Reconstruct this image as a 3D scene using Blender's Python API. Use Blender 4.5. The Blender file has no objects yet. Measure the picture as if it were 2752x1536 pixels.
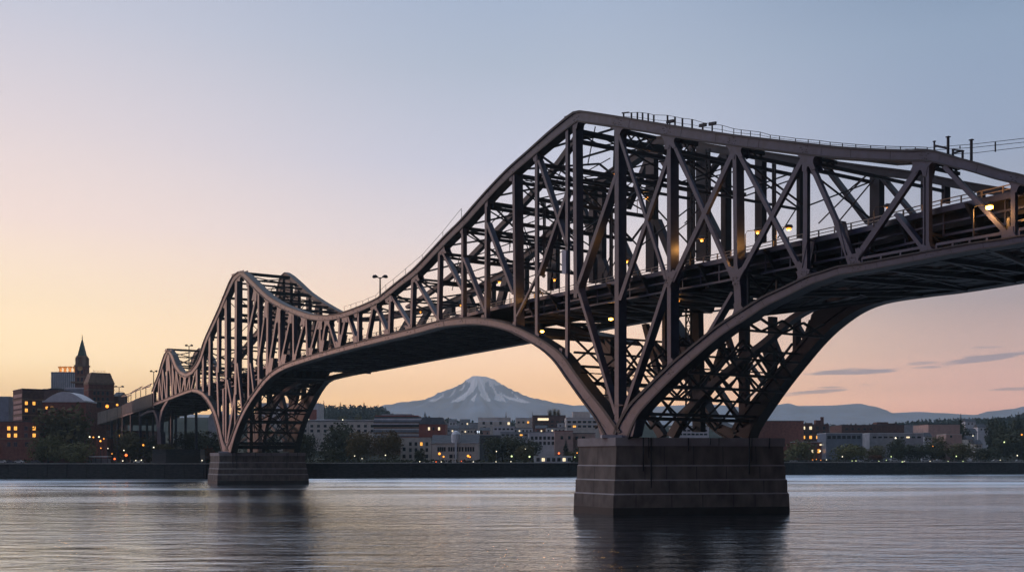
import bpy, math, random
from mathutils import Vector as V
R = math.radians
rnd = random.Random(7)
C = bpy.context.scene.collection
F, CX, HY, CH = 2752.0, 1376.0, 1230.0, 10.0     # focal length in picture widths, optical centre, horizon row, eye height (m)
S = 183.5
P0 = (.1032*S, S)                                # foot of the near truss on the near pier
U = V((.522, -.853, 0)).normalized()             # along the bridge, towards the near bank
N = V((.853, .522, 0)).normalized()              # across the bridge, near truss to far truss
WID = .1726*S

# ---------------------------------------------------------------- geometry helpers
def px(x, y, d):
    return V(((x-CX)/F*d, d, CH+(HY-y)/F*d))
def bp(x, y, off=0.0):                           # a point of the vertical plane standing "off" metres behind the near truss
    a = (x-CX)/F
    d = (P0[0]*N.x+P0[1]*N.y+off)/(a*N.x+N.y)
    return px(x, y, d)
class MB:
    def __init__(s): s.v=[]; s.f=[]; s.m=[]
    def face(s, pts, mi=0):
        b=len(s.v); s.v+= [tuple(p) for p in pts]; s.f.append(tuple(range(b,b+len(pts)))); s.m.append(mi)
    def prism(s, pts, vec, mi=0, cap_mi=None):
        pts=[V(p) for p in pts]; n=len(pts); b=len(s.v); vec=V(vec)
        s.v+= [tuple(p) for p in pts]+[tuple(p+vec) for p in pts]
        s.f.append(tuple(range(b+n-1,b-1,-1))); s.m.append(mi if cap_mi is None else cap_mi)
        s.f.append(tuple(range(b+n,b+2*n))); s.m.append(mi if cap_mi is None else cap_mi)
        for i in range(n):
            j=(i+1)%n; s.f.append((b+i,b+j,b+n+j,b+n+i)); s.m.append(mi)
    def box(s, x0,x1,y0,y1,z0,z1, mi=0):
        s.prism([(x0,y0,z0),(x1,y0,z0),(x1,y1,z0),(x0,y1,z0)], (0,0,z1-z0), mi)
    def bar(s, a, b, w, h=None, mi=0, up=V((0,0,1))):
        h=h or w; a=V(a); b=V(b); d=b-a
        if d.length<1e-6: return
        d.normalize()
        if abs(d.dot(up))>.95: up=N
        sx=d.cross(up).normalized()*(w/2); sy=sx.cross(d).normalized()*(h/2)
        s.prism([a-sx-sy,a+sx-sy,a+sx+sy,a-sx+sy], b-a, mi)
    def tube(s, pts, rads, k=6, mi=0):
        rings=[]; pts=[V(p) for p in pts]
        for i,p in enumerate(pts):
            d=(pts[min(i+1,len(pts)-1)]-pts[max(i-1,0)]).normalized()
            up=V((0,0,1)) if abs(d.z)<.9 else V((1,0,0))
            x=d.cross(up).normalized(); y=x.cross(d)
            b=len(s.v); rings.append(b)
            for j in range(k):
                t=2*math.pi*j/k; s.v.append(tuple(p+(x*math.cos(t)+y*math.sin(t))*rads[i]))
        for a,b in zip(rings,rings[1:]):
            for j in range(k):
                s.f.append((a+j,a+(j+1)%k,b+(j+1)%k,b+j)); s.m.append(mi)
        s.f.append(tuple(rings[0]+j for j in range(k-1,-1,-1))); s.m.append(mi)
        s.f.append(tuple(rings[-1]+j for j in range(k))); s.m.append(mi)
    def lathe(s, c, prof, k=10, mi=0):           # prof: (radius, z)
        c=V(c); s.tube([c+V((0,0,z)) for r,z in prof],[max(r,.001) for r,z in prof],k,mi)
    def build(s, name, mats, parent=None, loc=None, smooth=False):
        me=bpy.data.meshes.new(name); me.from_pydata(s.v,[],s.f); 
        mats = mats if isinstance(mats,(list,tuple)) else [mats]
        for m in mats: me.materials.append(m)
        if any(s.m): me.polygons.foreach_set('material_index', s.m)
        if smooth: me.polygons.foreach_set('use_smooth',[True]*len(s.f))
        me.update()
        o=bpy.data.objects.new(name,me); C.objects.link(o)
        if parent: o.parent=parent
        if loc is not None: o.location=loc
        return o
def tag(o,label=None,cat=None,group=None,kind=None):
    if label: o['label']=label
    if cat: o['category']=cat
    if group: o['group']=group
    if kind: o['kind']=kind
    return o
def empty(name, loc, label=None, cat=None, group=None):
    o=bpy.data.objects.new(name,None); o.empty_display_size=.5; C.objects.link(o); o.location=loc
    return tag(o,label,cat,group)
def copy_thing(src, loc, rz=0, scale=(1,1,1), label=None):
    kids=[o for o in bpy.data.objects if o.parent==src]
    c=src.copy(); C.objects.link(c); c.location=loc; c.rotation_euler=(0,0,rz); c.scale=scale
    if label: c['label']=label
    for k in kids:
        d=k.copy(); C.objects.link(d); d.parent=c
    return c

# ---------------------------------------------------------------- materials
def lin(c): return tuple(((v/255)/12.92 if v<=10 else ((v/255+.055)/1.055)**2.4) for v in c)
def mat(name, col, rough=.6, spec=.5, metal=0, var=.25, scale=1.0, bump=0, col2=None, emit=None, es=1, stretch=None):
    m=bpy.data.materials.new(name); m.use_nodes=True; nt=m.node_tree; b=nt.nodes['Principled BSDF']
    b.inputs['Roughness'].default_value=rough; b.inputs['Specular IOR Level'].default_value=spec; b.inputs['Metallic'].default_value=metal
    col=tuple(col)+(1,)
    tc=nt.nodes.new('ShaderNodeTexCoord'); no=nt.nodes.new('ShaderNodeTexNoise'); no.inputs['Scale'].default_value=scale; no.inputs['Detail'].default_value=5
    src=tc.outputs['Object']
    if stretch:
        mp=nt.nodes.new('ShaderNodeMapping'); mp.inputs['Scale'].default_value=stretch; nt.links.new(src,mp.inputs['Vector']); src=mp.outputs['Vector']
    nt.links.new(src,no.inputs['Vector'])
    rp=nt.nodes.new('ShaderNodeValToRGB'); rp.color_ramp.elements[0].position=.3; rp.color_ramp.elements[1].position=.7
    c2=tuple(col2)+(1,) if col2 else tuple(c*(1+var) for c in col[:3])+(1,)
    rp.color_ramp.elements[0].color=tuple(c*(1-var) for c in col[:3])+(1,) if not col2 else col
    rp.color_ramp.elements[1].color=c2
    nt.links.new(no.outputs['Fac'],rp.inputs['Fac']); nt.links.new(rp.outputs['Color'],b.inputs['Base Color'])
    if bump:
        bn=nt.nodes.new('ShaderNodeBump'); bn.inputs['Strength'].default_value=bump; bn.inputs['Distance'].default_value=.05
        nt.links.new(no.outputs['Fac'],bn.inputs['Height']); nt.links.new(bn.outputs['Normal'],b.inputs['Normal'])
    if emit:
        b.inputs['Emission Color'].default_value=tuple(emit)+(1,); b.inputs['Emission Strength'].default_value=es
    return m
M={}
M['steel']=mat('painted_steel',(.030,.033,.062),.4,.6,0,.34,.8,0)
M['inner']=mat('shaded_inner_steel',(.016,.016,.022),.5,.45,0,.35,.5,0)  # far and middle truss steel, with the shade between trusses darkened into its colour
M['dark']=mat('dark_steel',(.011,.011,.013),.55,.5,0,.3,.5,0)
M['bolt']=mat('bolt_steel',(.012,.011,.012),.7,.3)
M['soffit']=mat('soffit_steel',(.05,.05,.055),.6,.4,0,.4,.3,0)
M['asphalt']=mat('asphalt',(.05,.05,.052),.9,.3)
M['rail']=mat('rail_steel',(.36,.30,.22),.5,.5)
M['cable']=mat('cable_steel',(.02,.02,.024),.6,.3)
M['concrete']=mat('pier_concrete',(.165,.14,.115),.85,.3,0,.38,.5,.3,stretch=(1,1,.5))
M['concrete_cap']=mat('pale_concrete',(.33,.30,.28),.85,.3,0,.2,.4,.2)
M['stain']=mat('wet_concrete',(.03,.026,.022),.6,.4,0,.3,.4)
M['wall']=mat('seawall_stone',(.045,.043,.042),.85,.3,0,.45,.5,.3,stretch=(1,1,3))
M['coping']=mat('coping_stone',(.42,.40,.37),.85)
M['ground']=mat('grass_ground',(.03,.036,.02),.95,.2,0,.5,.05)
M['forest']=mat('forest_floor',(.018,.024,.014),.95,.1,0,.6,.02)
M['wood']=mat('bark',(.035,.028,.022),.9)
def leafmat(n,a,b): return mat(n,a,.8,.15,0,.4,.35,0,b)
M['leaf_dark']=leafmat('leaves_dark_green',(.05,.054,.026),(.085,.085,.036))
M['leaf_green']=leafmat('leaves_green',(.105,.09,.034),(.165,.132,.046))
M['leaf_willow']=leafmat('leaves_olive',(.12,.118,.042),(.18,.165,.058))
M['leaf_autumn']=leafmat('leaves_autumn',(.12,.085,.028),(.19,.12,.04))
M['leaf_rust']=leafmat('leaves_rust',(.14,.05,.02),(.2,.075,.025))
M['needle']=leafmat('needles',(.016,.022,.014),(.028,.036,.02))
M['brick']=mat('brick_red',(.25,.095,.072),.9,.2,0,.3,.6)
M['brick_dark']=mat('brick_brown',(.16,.085,.072),.9,.2,0,.3,.6)
M['brick_pink']=mat('stucco_pink',(.58,.38,.32),.9,.2,0,.15,.4)
M['cream']=mat('stucco_cream',(.68,.61,.54),.9,.2,0,.15,.3)
M['pale']=mat('stucco_pale',(.70,.69,.70),.85,.3,0,.12,.3)
M['white']=mat('white_paint',(.75,.75,.75),.7,.3,0,.1,.3)
M['grey']=mat('grey_cladding',(.40,.40,.42),.7,.4,0,.2,.3)
M['greyblue']=mat('blue_grey_glass',(.24,.28,.33),.3,.6,0,.2,.3)
M['slate']=mat('slate_roof',(.07,.072,.082),.7,.4,0,.3,.6)
M['roofred']=mat('red_metal_roof',(.36,.10,.07),.7,.3,0,.2,.4)
M['copper']=mat('green_copper',(.035,.085,.06),.6,.4,0,.3,.5)
M['gold']=mat('gold_masonry',(.75,.45,.16),.6,.5,0,.25,.4)
M['stone']=mat('brown_stone',(.3,.2,.14),.85,.2,0,.25,.5)
M['glass']=mat('window_glass',(.02,.023,.03),.12,.6,0,.2,.4)
M['wframe']=mat('window_frame',(.2,.18,.17),.7)
M['lit']=mat('lit_window',(.3,.2,.1),.6,.2,0,.2,2,0,None,(1,.42,.07),1.6)
M['litw']=mat('lit_window_white',(.3,.3,.2),.6,.2,0,.2,2,0,None,(1,.8,.5),1.3)
M['lamp_o']=mat('sodium_lamp',(.3,.2,.1),.5,.2,0,.05,1,0,None,(1,.31,.035),2.3)
M['lamp_flood']=mat('sodium_floodlight',(.3,.2,.1),.5,.2,0,.05,1,0,None,(1,.42,.06),16)
M['lamp_w']=mat('white_lamp',(.3,.3,.3),.5,.2,0,.05,1,0,None,(1,.88,.6),2.4)
M['lamp_g']=mat('green_lamp',(.3,.3,.3),.5,.2,0,.05,1,0,None,(.8,1,.4),2)
M['lamp_r']=mat('red_lamp',(.3,.1,.05),.5,.2,0,.05,1,0,None,(1,.14,.03),3)
M['signlit']=mat('lit_sign',(.3,.3,.3),.5,.2,0,.05,1,0,None,(.75,.85,1),2)
M['pole']=mat('lamp_post_paint',(.03,.03,.032),.5)
M['polew']=mat('galvanised_post',(.3,.3,.31),.5)
M['carw']=mat('car_paint_white',(.55,.55,.53),.3,.6)
M['card']=mat('car_paint_dark',(.05,.055,.07),.3,.6)
M['tyre']=mat('tyre_rubber',(.015,.015,.015),.8)
# ---------------------------------------------------------------- the bridge
bridge=empty('cantilever_bridge', bp(1660,1170), 'dark purple-grey steel truss bridge with humped top chords and arched lower chords crossing the river', 'bridge')
BL=V(bridge.location)
class BMB(MB):                                    # collects world points, is built relative to the bridge's origin
    def build(s,name,mats,parent=None,loc=None,smooth=False):
        s.v=[(p[0]-BL.x,p[1]-BL.y,p[2]-BL.z) for p in s.v]
        return MB.build(s,name,mats,parent or bridge,None,smooth)
def spline(pts, step=14):
    out=[]; n=len(pts)
    for i in range(n-1):
        p0,p1,p2,p3=pts[max(i-1,0)],pts[i],pts[i+1],pts[min(i+2,n-1)]
        L=math.hypot(p2[0]-p1[0],p2[1]-p1[1]); k=max(1,int(L/step))
        for j in range(k):
            t=j/k; q=[]
            for a in range(3):
                m1=(p2[a]-p0[a])/2; m2=(p3[a]-p1[a])/2
                d1=math.hypot(p1[0]-p0[0],p1[1]-p0[1]) or L; d3=math.hypot(p3[0]-p2[0],p3[1]-p2[1]) or L
                if p0 is not p1: m1=(p2[a]-p0[a])*L/(L+d1)
                else: m1=(p2[a]-p1[a])
                if p3 is not p2: m2=(p3[a]-p1[a])*L/(L+d3)
                else: m2=(p2[a]-p1[a])
                h=t*t*(3-2*t)
                q.append((2*t**3-3*t*t+1)*p1[a]+(t**3-2*t*t+t)*m1+(-2*t**3+3*t*t)*p2[a]+(t**3-t*t)*m2)
            out.append(tuple(q))
    out.append(tuple(pts[-1])); return out
def perp(pts,i):
    a=pts[max(i-1,0)]; b=pts[min(i+1,len(pts)-1)]
    dx,dy=b[0]-a[0],b[1]-a[1]; L=math.hypot(dx,dy) or 1
    return (-dy/L,dx/L)
def strip(mb, edgeA, edgeB, off, depth, mi=0, mcap=None):
    n=len(edgeA); A=[bp(x,y,off) for x,y in edgeA]; B=[bp(x,y,off) for x,y in edgeB]
    dv=N*depth; b=len(mb.v)
    for i in range(n): mb.v+=[tuple(A[i]),tuple(B[i]),tuple(B[i]+dv),tuple(A[i]+dv)]
    mc=mi if mcap is None else mcap
    for i in range(n-1):
        p=b+4*i; q=p+4
        mb.f+=[(p,p+1,q+1,q),(p+1,p+2,q+2,q+1),(p+2,p+3,q+3,q+2),(p+3,p,q,q+3)]; mb.m+=[mi,mc,mc,mc]
    mb.f+=[(b,b+3,b+2,b+1),(b+4*n-4,b+4*n-3,b+4*n-2,b+4*n-1)]; mb.m+=[mi,mi]
def chord(name, pts, off=0, depth=1.8, flange=True, seams=True, lower=False, mats=None):
    P=spline(pts); mb=BMB()
    A=[];B=[];FA=[];FB=[];GA=[];GB=[]
    for i,(x,y,w) in enumerate(P):
        nx,ny=perp(P,i)
        if ny>0: nx,ny=-nx,-ny                     # towards the top of the picture
        h=w/2; f=max(1.6,w*.24)
        A.append((x+nx*h,y+ny*h)); B.append((x-nx*h,y-ny*h))
        FA.append((x+nx*(h+f*.75),y+ny*(h+f*.75))); FB.append((x+nx*(h-f*.25),y+ny*(h-f*.25)))
        GA.append((x-nx*(h-f*.2),y-ny*(h-f*.2))); GB.append((x-nx*(h+f*.5),y-ny*(h+f*.5)))
    strip(mb,A,B,off,depth)
    if flange:
        strip(mb,FA,FB,off-.28,depth+.56,1); strip(mb,GA,GB,off-.2,depth+.4,1)
    if seams:                                      # splice plates and joints
        acc=0
        for i in range(1,len(P)):
            acc+=math.hypot(P[i][0]-P[i-1][0],P[i][1]-P[i-1][1])
            if acc>P[i][2]*4.2+rnd.random()*18:
                acc=0; k=.45
                a,b=A[i],B[i]
                q=[(a[0]-k,a[1]),(a[0]+k,a[1]),(b[0]+k,b[1]),(b[0]-k,b[1])]
                mb.prism([bp(x,y,off-.012) for x,y in q], N*.02, 2)
    o=mb.build(name, mats or [M['steel'],M['dark'],M['bolt']]); return P,o
serial=[0]
def member(name, x0,y0,x1,y1,w, off=0, depth=1.6, laced=False, mats=None):
    serial[0]+=1; e=.004*(serial[0]%9)
    L=math.hypot(x1-x0,y1-y0); nx,ny=-(y1-y0)/L*w/2,(x1-x0)/L*w/2
    q=[(x0+nx,y0+ny),(x1+nx,y1+ny),(x1-nx,y1-ny),(x0-nx,y0-ny)]
    mb=BMB(); o0=off+.03+e
    if laced:
        d=depth*.34
        mb.prism([bp(x,y,o0) for x,y in q], N*d); mb.prism([bp(x,y,o0+depth-d) for x,y in q], N*d)
        a,b=bp(x0,y0,o0+d),bp(x1,y1,o0+d); gap=N*(depth-2*d); n=max(3,int((b-a).length/2.2))
        for i in range(n):
            p=a.lerp(b,i/n); r=a.lerp(b,(i+1)/n)
            mb.bar(p-N*.05,r+gap+N*.05,.22,.12,1); 
    else:
        mb.prism([bp(x,y,o0) for x,y in q], N*(depth-.06-e))
    return mb.build(name, mats or [M['steel'],M['dark']])
MEM=[]                                            # (x,y,dx,dy,w) ends, used to shape the gussets
def near(kind,x0,y0,x1,y1,w,depth=1.6,laced=False):
    L=math.hypot(x1-x0,y1-y0); d=((x1-x0)/L,(y1-y0)/L)
    MEM.append((x0,y0,d[0],d[1],w,L)); MEM.append((x1,y1,-d[0],-d[1],w,L))
    return member(kind,x0,y0,x1,y1,w,0,depth,laced)
def gusset(cx,cy,r,reach=None,chordP=None,off=0,depth=1.6,rivets=6):
    reach=reach or 26; items=[]
    for (x,y,dx,dy,w,L) in MEM:
        if math.hypot(x-cx,y-cy)<reach: items.append([math.atan2(dy,dx),w/2+.6,L])
    if chordP:
        i=min(range(len(chordP)),key=lambda k:math.hypot(chordP[k][0]-cx,chordP[k][1]-cy))
        tx,ty=perp(chordP,i); t=(ty,-tx)
        for s in (1,-1): items.append([math.atan2(s*t[1],s*t[0]),chordP[i][2]/2-.3,1e3])
        cx,cy=chordP[i][0],chordP[i][1]
    items.sort()
    keep=[]
    for it in items:
        if keep and abs(it[0]-keep[-1][0])<.09: continue
        keep.append(it)
    items=keep; n=len(items)
    if n<2: return
    left=[None]*n; right=[0.0]*n; arcs=[None]*n
    for i in range(n):
        j=(i+1)%n; ai,hi,Li=items[i]; aj,hj,Lj=items[j]
        g=(aj-ai)%(2*math.pi)
        di=(math.cos(ai),math.sin(ai)); dj=(math.cos(aj),math.sin(aj))
        if g<2.9 and g>.05:
            # the two facing edges meet at K
            si=(hj+hi*math.cos(g))/math.sin(g)
            K=(cx+di[0]*si-di[1]*hi, cy+di[1]*si+di[0]*hi)
            sj=(K[0]-cx)*dj[0]+(K[1]-cy)*dj[1]
            rr=min(r,Li*.4,Lj*.4) if g<2.2 else r*.8
            A=(K[0]+di[0]*rr,K[1]+di[1]*rr); B=(K[0]+dj[0]*rr,K[1]+dj[1]*rr)
            arcs[i]=[((1-t)**2*A[0]+2*t*(1-t)*(K[0]*.8+(A[0]+B[0])*.1)+t*t*B[0],(1-t)**2*A[1]+2*t*(1-t)*(K[1]*.8+(A[1]+B[1])*.1)+t*t*B[1]) for t in [k/6 for k in range(7)]]
            left[i]=si+rr; right[j]=max(right[j],sj+rr)
        else: left[i]=0
    poly=[]
    for i in range(n):
        a,h,L=items[i]; d=(math.cos(a),math.sin(a)); ext=max(left[i],right[i],h)+1.5
        ext=min(ext,L*.5+4)
        poly.append((cx+d[0]*ext+d[1]*h, cy+d[1]*ext-d[0]*h)); poly.append((cx+d[0]*ext-d[1]*h, cy+d[1]*ext+d[0]*h))
        if arcs[i]: poly+=arcs[i]
    serial[0]+=1; e=.003*(serial[0]%5)
    mb=BMB(); pr=[bp(x,y,off-.02-e) for x,y in poly]
    mb.prism(pr,N*.14); mb.prism([p+N*(depth-.1+2*e) for p in pr],N*.14)
    lst=arcs                                       # the curved edge plates between the two gussets
    for a in arcs:
        if not a: continue
        A=[bp(x,y,off+.1) for x,y in a]
        for p,q in zip(A,A[1:]): mb.face([p,q,q+N*(depth-.15),p+N*(depth-.15)])
    for k in range(rivets):
        a=2.4*k+rnd.random()*.8; q=(.25+.75*((k+.5)/rivets)**.5)*min(r,16)*.8; x,y=cx+math.cos(a)*q,cy+math.sin(a)*q; s=1.0+rnd.random()*.45
        mb.prism([bp(x+s*math.cos(t*1.047),y+s*math.sin(t*1.047),off-.06-e) for t in range(6)],N*.05,1)
    mb.build('gusset_plate',[M['steel'],M['bolt']])

TOP=[(2830,508,24),(2752,486,22),(2726,478,22),(2687,471,23),(2610,448,23),(2540,430,24),(2506,420,26),(2484,417,26),(2438,418,24),(2271,411,25),(2177,402,26),(2068,389,25),(1967,377,25),(1791,350,25),(1675,330,24),(1580,316,25),(1556,313,25),(1545,314,23),(1533,322,22),(1510,340,21),(1480,364,20),(1427,410,18),(1372,458,17),(1326,504,16),(1279,556,16),(1240,600,15),(1207,632,15),(1161,680,14),(1112,731,14),(1069,764,13),(1040,788,13),(1018,805,12),(971,827,12),(925,844,12),(893,852,12),(862,854,12),(831,851,12),(800,841,12),(781,834,11),(750,820,11),(716,799,11),(686,771,11),(665,750,11),(652,738,11),(641,735,10),(627,747,10),(613,775,9),(603,798,8),(590,830,8),(569,876,8),(549,922,8),(539,956,8),(527,982,9),(513,1000,9),(497,1008,9),(481,1000,8.5),(470,984,8),(459,955,8),(451,942,8),(444,953,7),(436,975,6),(428,1003,5),(416,1034,5),(410,1052,5)]
ARCR=[(2830,626,15),(2752,640,16),(2698,650,17),(2600,664,17),(2481,686,18),(2300,720,19),(2251,727,20),(2212,740,20),(2174,752,21),(2107,784,22),(2049,812,23),(1998,845,24),(1940,882,24),(1898,915,24),(1825,977,26),(1790,1010,27),(1740,1060,28),(1703,1100,30),(1680,1140,32),(1668,1172,34)]
ARCL=[(1648,1172,34),(1625,1135,30),(1605,1105,28),(1570,1060,26),(1532,1008,25),(1497,960,24),(1458,928,20),(1413,902,18),(1366,880,16),(1312,866,16),(1268,862,16),(1226,864,16),(1176,871,15),(1114,888,14),(1040,906,13),(956,927,12),(878,948,11),(817,966,11),(760,986,11),(725,1008,10),(700,1035,9.5),(668,1080,9),(648,1116,9),(632,1154,9),(620,1190,10),(612,1213,14)]
ARC3=[(604,1213,14),(594,1185,9),(586,1148,8),(573,1105,8),(556,1073,8),(542,1057,8),(528,1050,8),(514,1048,7),(436,1077,6),(389,1095,6),(328,1116,6),(296,1127,6)]
topP,_=chord('top_chord',TOP)
rP,_=chord('bottom_chord',ARCR,0,2.0)
lP,_=chord('bottom_chord',ARCL,0,2.0)
P3,_=chord('bottom_chord',ARC3,0,1.8)
chord('bottom_chord',[(427,1190,6),(424,1150,5.5),(420,1120,5.5),(413,1103,5.5),(397,1105,5),(376,1116,4)],0,1.6,False,False)
chord('bottom_chord',[(428,1190,6),(429,1130,5),(434,1103,5),(449,1076,5)],0,1.6,False,False)

PO,DI='post','diagonal'
near(PO,2722,488,2722,645,12,1.6,True); near(PO,2492,425,2492,688,9,2.0,True)
near(DI,2480,432,2294,702,14,1.8,True); near(DI,2536,446,2716,640,13,1.6,True)
near(DI,2405,574,2488,680,10,1.2); near(PO,2482,476,2482,680,4,.5)
near(DI,2172,430,2291,700,11,1.9,True); near(PO,2164,410,2163,735,11,1.9,True); near(DI,2154,430,1978,757,11,1.7,True)
near(PO,1973,385,1977,750,10,1.7); near(DI,1980,405,2158,742,10,1.6,True); near(DI,1966,415,1806,756,11,1.7,True)
near(PO,1797,353,1798,1004,10,1.9); near(DI,1803,372,1970,752,9,1.6,True); near(DI,1797,414,1664,806,9,1.7,True)
near(PO,1657,330,1657,1140,11,1.9); near(DI,1662,360,1788,750,7,1.5,True); near(DI,1657,462,1551,770,8,1.6)
near(PO,1523,340,1522,970,7,.6); near(PO,1543,322,1546,800,9,1.7)
near(DI,1551,772,1653,1112,7,1.4); near(DI,1791,756,1672,1118,8,1.5); near(DI,1967,784,1903,894,7,1.4)
near(PO,1979,745,1985,848,18,1.7); near(PO,2162,735,2157,760,20,1.7); near(PO,2291,696,2297,722,26,1.8)
near(PO,1440.5,415,1441,906,7,1.5,True); near(DI,1446,430,1523,662,6,1.2); near(DI,1446,740,1521,520,6,1.2); near(DI,1441,742,1387,850,4,.6)
near(PO,1379,460,1384,878,6,2.2); near(PO,1305.5,535,1304,860,5.5,1.1); near(DI,1307,598,1378,790,6,1.3)
near(PO,1242,602,1242,860,5.5,1.1); near(DI,1244,692,1302,838,5,1.2); near(PO,1180,664,1176,868,5.5,1.1); near(DI,1184,670,1241,780,5,1.2)
near(PO,1108,738,1104,884,5.5,1.2); near(DI,1111,745,1173,854,5,1.2); near(PO,1048,788,1044.5,898,5,1.2); near(DI,1050,795,1103,880,5,1.2)
near(DI,1005,815,1042,898,4.5,1.2); near(DI,1003,818,984,914,4.5,1.2); near(PO,962,830,962,920,4.5,1.2)
near(DI,932,845,958,922,4.5,1.2); near(DI,929,845,912,932,4.5,1.2); near(PO,912,850,909,932,4,1.3)
near(DI,879,856,902,934,4,1.2); near(DI,876,856,862,942,4,1.2); near(PO,859,856,860,948,4.5,1.2); near(DI,855,858,830,956,4,1.2)
near(PO,822,850,825,960,4.5,1.4); near(DI,820,856,790,966,3.8,1.3); near(PO,787,838,788,970,4,1.4); near(DI,783,838,752,984,3.8,1.3)
near(PO,750,822,750,986,5,1.6); near(DI,747,824,718,1008,4,1.3); near(PO,719,802,716.5,1010,5,1.5); near(DI,716,804,694,968,3.2,1.2)
near(PO,694,782,694,1036,4.5,1.5); near(DI,690,785,664,910,4,1.2); near(PO,667,752,667,1078,4.5,1.6); near(PO,634,745,632,1060,6,2.2)
near(PO,606,790,607,1014,6,1.8); near(PO,586,842,585,1000,5,1.2); near(PO,563,892,562,1062,5,1.2)
near(PO,582,985,587,1135,4,1); near(PO,599,1045,600,1190,3.4,1); near(PO,607,1005,606,1190,4,1.2); near(DI,610,1020,623,1095,3.6,1); near(DI,632,1050,610,1190,4.4,1.2)
near(DI,637,975,650,1110,3.4,1); near(DI,672,975,681,1056,3.2,1); near(PO,631,1060,631,1156,3,.9)
for x,y0,y1,w in ((448,944,1072,3.6),(463,968,1067,3),(473,990,1064,3),(436,980,1078,2.6),(426,1008,1081,2.6),(497,1008,1056,3),(509,1003,1050,3),(528,980,1052,4.5),(545,935,1058,4.5),(412,1050,1095,3),(484,1002,1060,2.4)):
    near(PO,x,y0,x,y1,w,1.3)
for a in ((451,945,462,1066),(462,970,471,1062),(472,985,483,1058),(497,1008,487,1058),(511,1002,500,1052),(527,985,513,1048),(427,1008,435,1076),(436,982,446,1072)): near(DI,*a,2.6,1)

for x,y,r in ((2722,480,24),(2493,420,34),(2165,402,30),(1973,380,26),(1797,352,24),(1657,330,22),(1543,320,16),(1441,402,16),(1379,455,13),(1305,530,14),(1242,600,12),(1180,660,13),(1108,736,13),(1048,784,13),(1004,812,12),(962,832,11),(931,843,10),(912,849,9),(877,854,10),(859,855,9),(821,850,10),(786,836,9),(749,820,9),(718,800,9),(692,777,9),(667,752,9),(634,741,12),(606,792,10),(563,892,6),(497,1008,6),(450,944,5)):
    gusset(x,y,r,30 if x>1500 else 14,topP,rivets=12 if x>1500 else 3)
for x,y,r in ((2722,646,20),(2493,686,18),(2297,720,26),(2158,758,20),(1985,847,20),(1798,1002,12)): gusset(x,y,r,18,rP,rivets=8)
for x,y,r in ((2291,700,14),(2162,738,14),(1977,754,14)): gusset(x,y,r,24,None,rivets=14)
gusset(1799,756,18,22,None,rivets=10); gusset(1548,772,16,16,None,rivets=8); gusset(1444,740,9,10,None,rivets=4); gusset(1658,1130,10,30,None,rivets=0)
for x,y,r in ((1522,968,10),(1441,906,9),(1385,876,11),(1304,862,9),(1241,860,6),(1176,868,8),(1104,886,8),(1044,900,7),(984,915,6),(960,922,6),(910,932,6),(861,944,6),(828,958,6),(789,970,7),(751,986,7),(717,1010,6),(694,1036,5),(667,1078,4)):
    gusset(x,y,r,12,lP,rivets=3)
# foot shoes on the piers
for poly in ([(1600,1120),(1628,1150),(1648,1128),(1660,1124),(1675,1132),(1692,1112),(1712,1118),(1700,1172),(1614,1172)],[(596,1185),(603,1197),(610,1190),(614,1197),(621,1190),(619,1214),(597,1214)],[(423,1160),(432,1160),(433,1192),(422,1192)]):
    mb=BMB(); mb.prism([bp(x,y,-.06) for x,y in poly],N*2.1); mb.build('shoe',[M['steel']])
# walkway rail along the right lower chord
mb=BMB()
for (xa,ya),(xb,yb) in (((2318,694),(2476,665)),((2518,657),(2702,626)),((2740,617),(2830,600))):
    for k in (0,1):
        a,b=bp(xa,ya,.3),bp(xb,yb,.3); mb.bar(a,b,.34,.34)
        n=3 if xb<2500 else 4
        for i in range(n+1):
            t=i/n; p=a.lerp(b,t); mb.bar(p,p-V((0,0,1.25)),.26,.26)
        break
mb.build('walkway_rail',[M['steel']])

# -------- middle and far trusses
FT=[(2830,540,16),(2752,525,18),(2652,509,18),(2555,492,18),(2449,471,18),(2329,456,18),(2212,440,18),(2140,431,17),(2004,411,17),(1957,406,17),(1830,384,17),(1784,376,17),(1760,377,17),(1747,388,17),(1731,402,15),(1651,457,15),(1590,501,14),(1558,535,14),(1505,579,14),(1497,597,13),(1435,665,12),(1406,688,12),(1379,717,12),(1318,752,11),(1254,789,11),(1190,818,11),(1104,838,10),(1040,850,10),(987,857,9),(940,856,9),(914,845,9),(882,828,9),(851,809,9),(820,787,9),(797,765,9),(773,744,9),(764,737,9),(757,745,9),(739,812,9),(711,868,9),(680,905,8),(640,955,8),(603,1002,8),(588,1006,7),(575,990,7),(560,962,7),(548,946,7),(534,939,7),(524,950,6),(510,990,5)]
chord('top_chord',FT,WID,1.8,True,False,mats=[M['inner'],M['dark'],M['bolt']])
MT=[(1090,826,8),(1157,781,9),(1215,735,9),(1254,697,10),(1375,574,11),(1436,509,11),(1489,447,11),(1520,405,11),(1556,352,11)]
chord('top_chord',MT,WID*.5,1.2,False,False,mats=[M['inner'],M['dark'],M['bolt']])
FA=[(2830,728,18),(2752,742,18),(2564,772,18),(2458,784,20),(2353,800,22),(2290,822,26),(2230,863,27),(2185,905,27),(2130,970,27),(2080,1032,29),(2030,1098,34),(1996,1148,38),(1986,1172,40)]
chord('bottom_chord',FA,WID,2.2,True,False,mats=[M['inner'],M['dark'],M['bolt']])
chord('bottom_chord',[(1972,1172,28),(1915,1140,20),(1880,1090,18),(1858,1030,16),(1838,957,16),(1812,892,15),(1782,852,13),(1700,861,12),(1600,880,11),(1406,916,9),(1040,984,8),(880,1016,8),(855,1036,9),(826,1080,14),(806,1118,17),(790,1160,19),(776,1214,22)],WID,2.0,True,False,mats=[M['inner'],M['dark'],M['bolt']])
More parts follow.
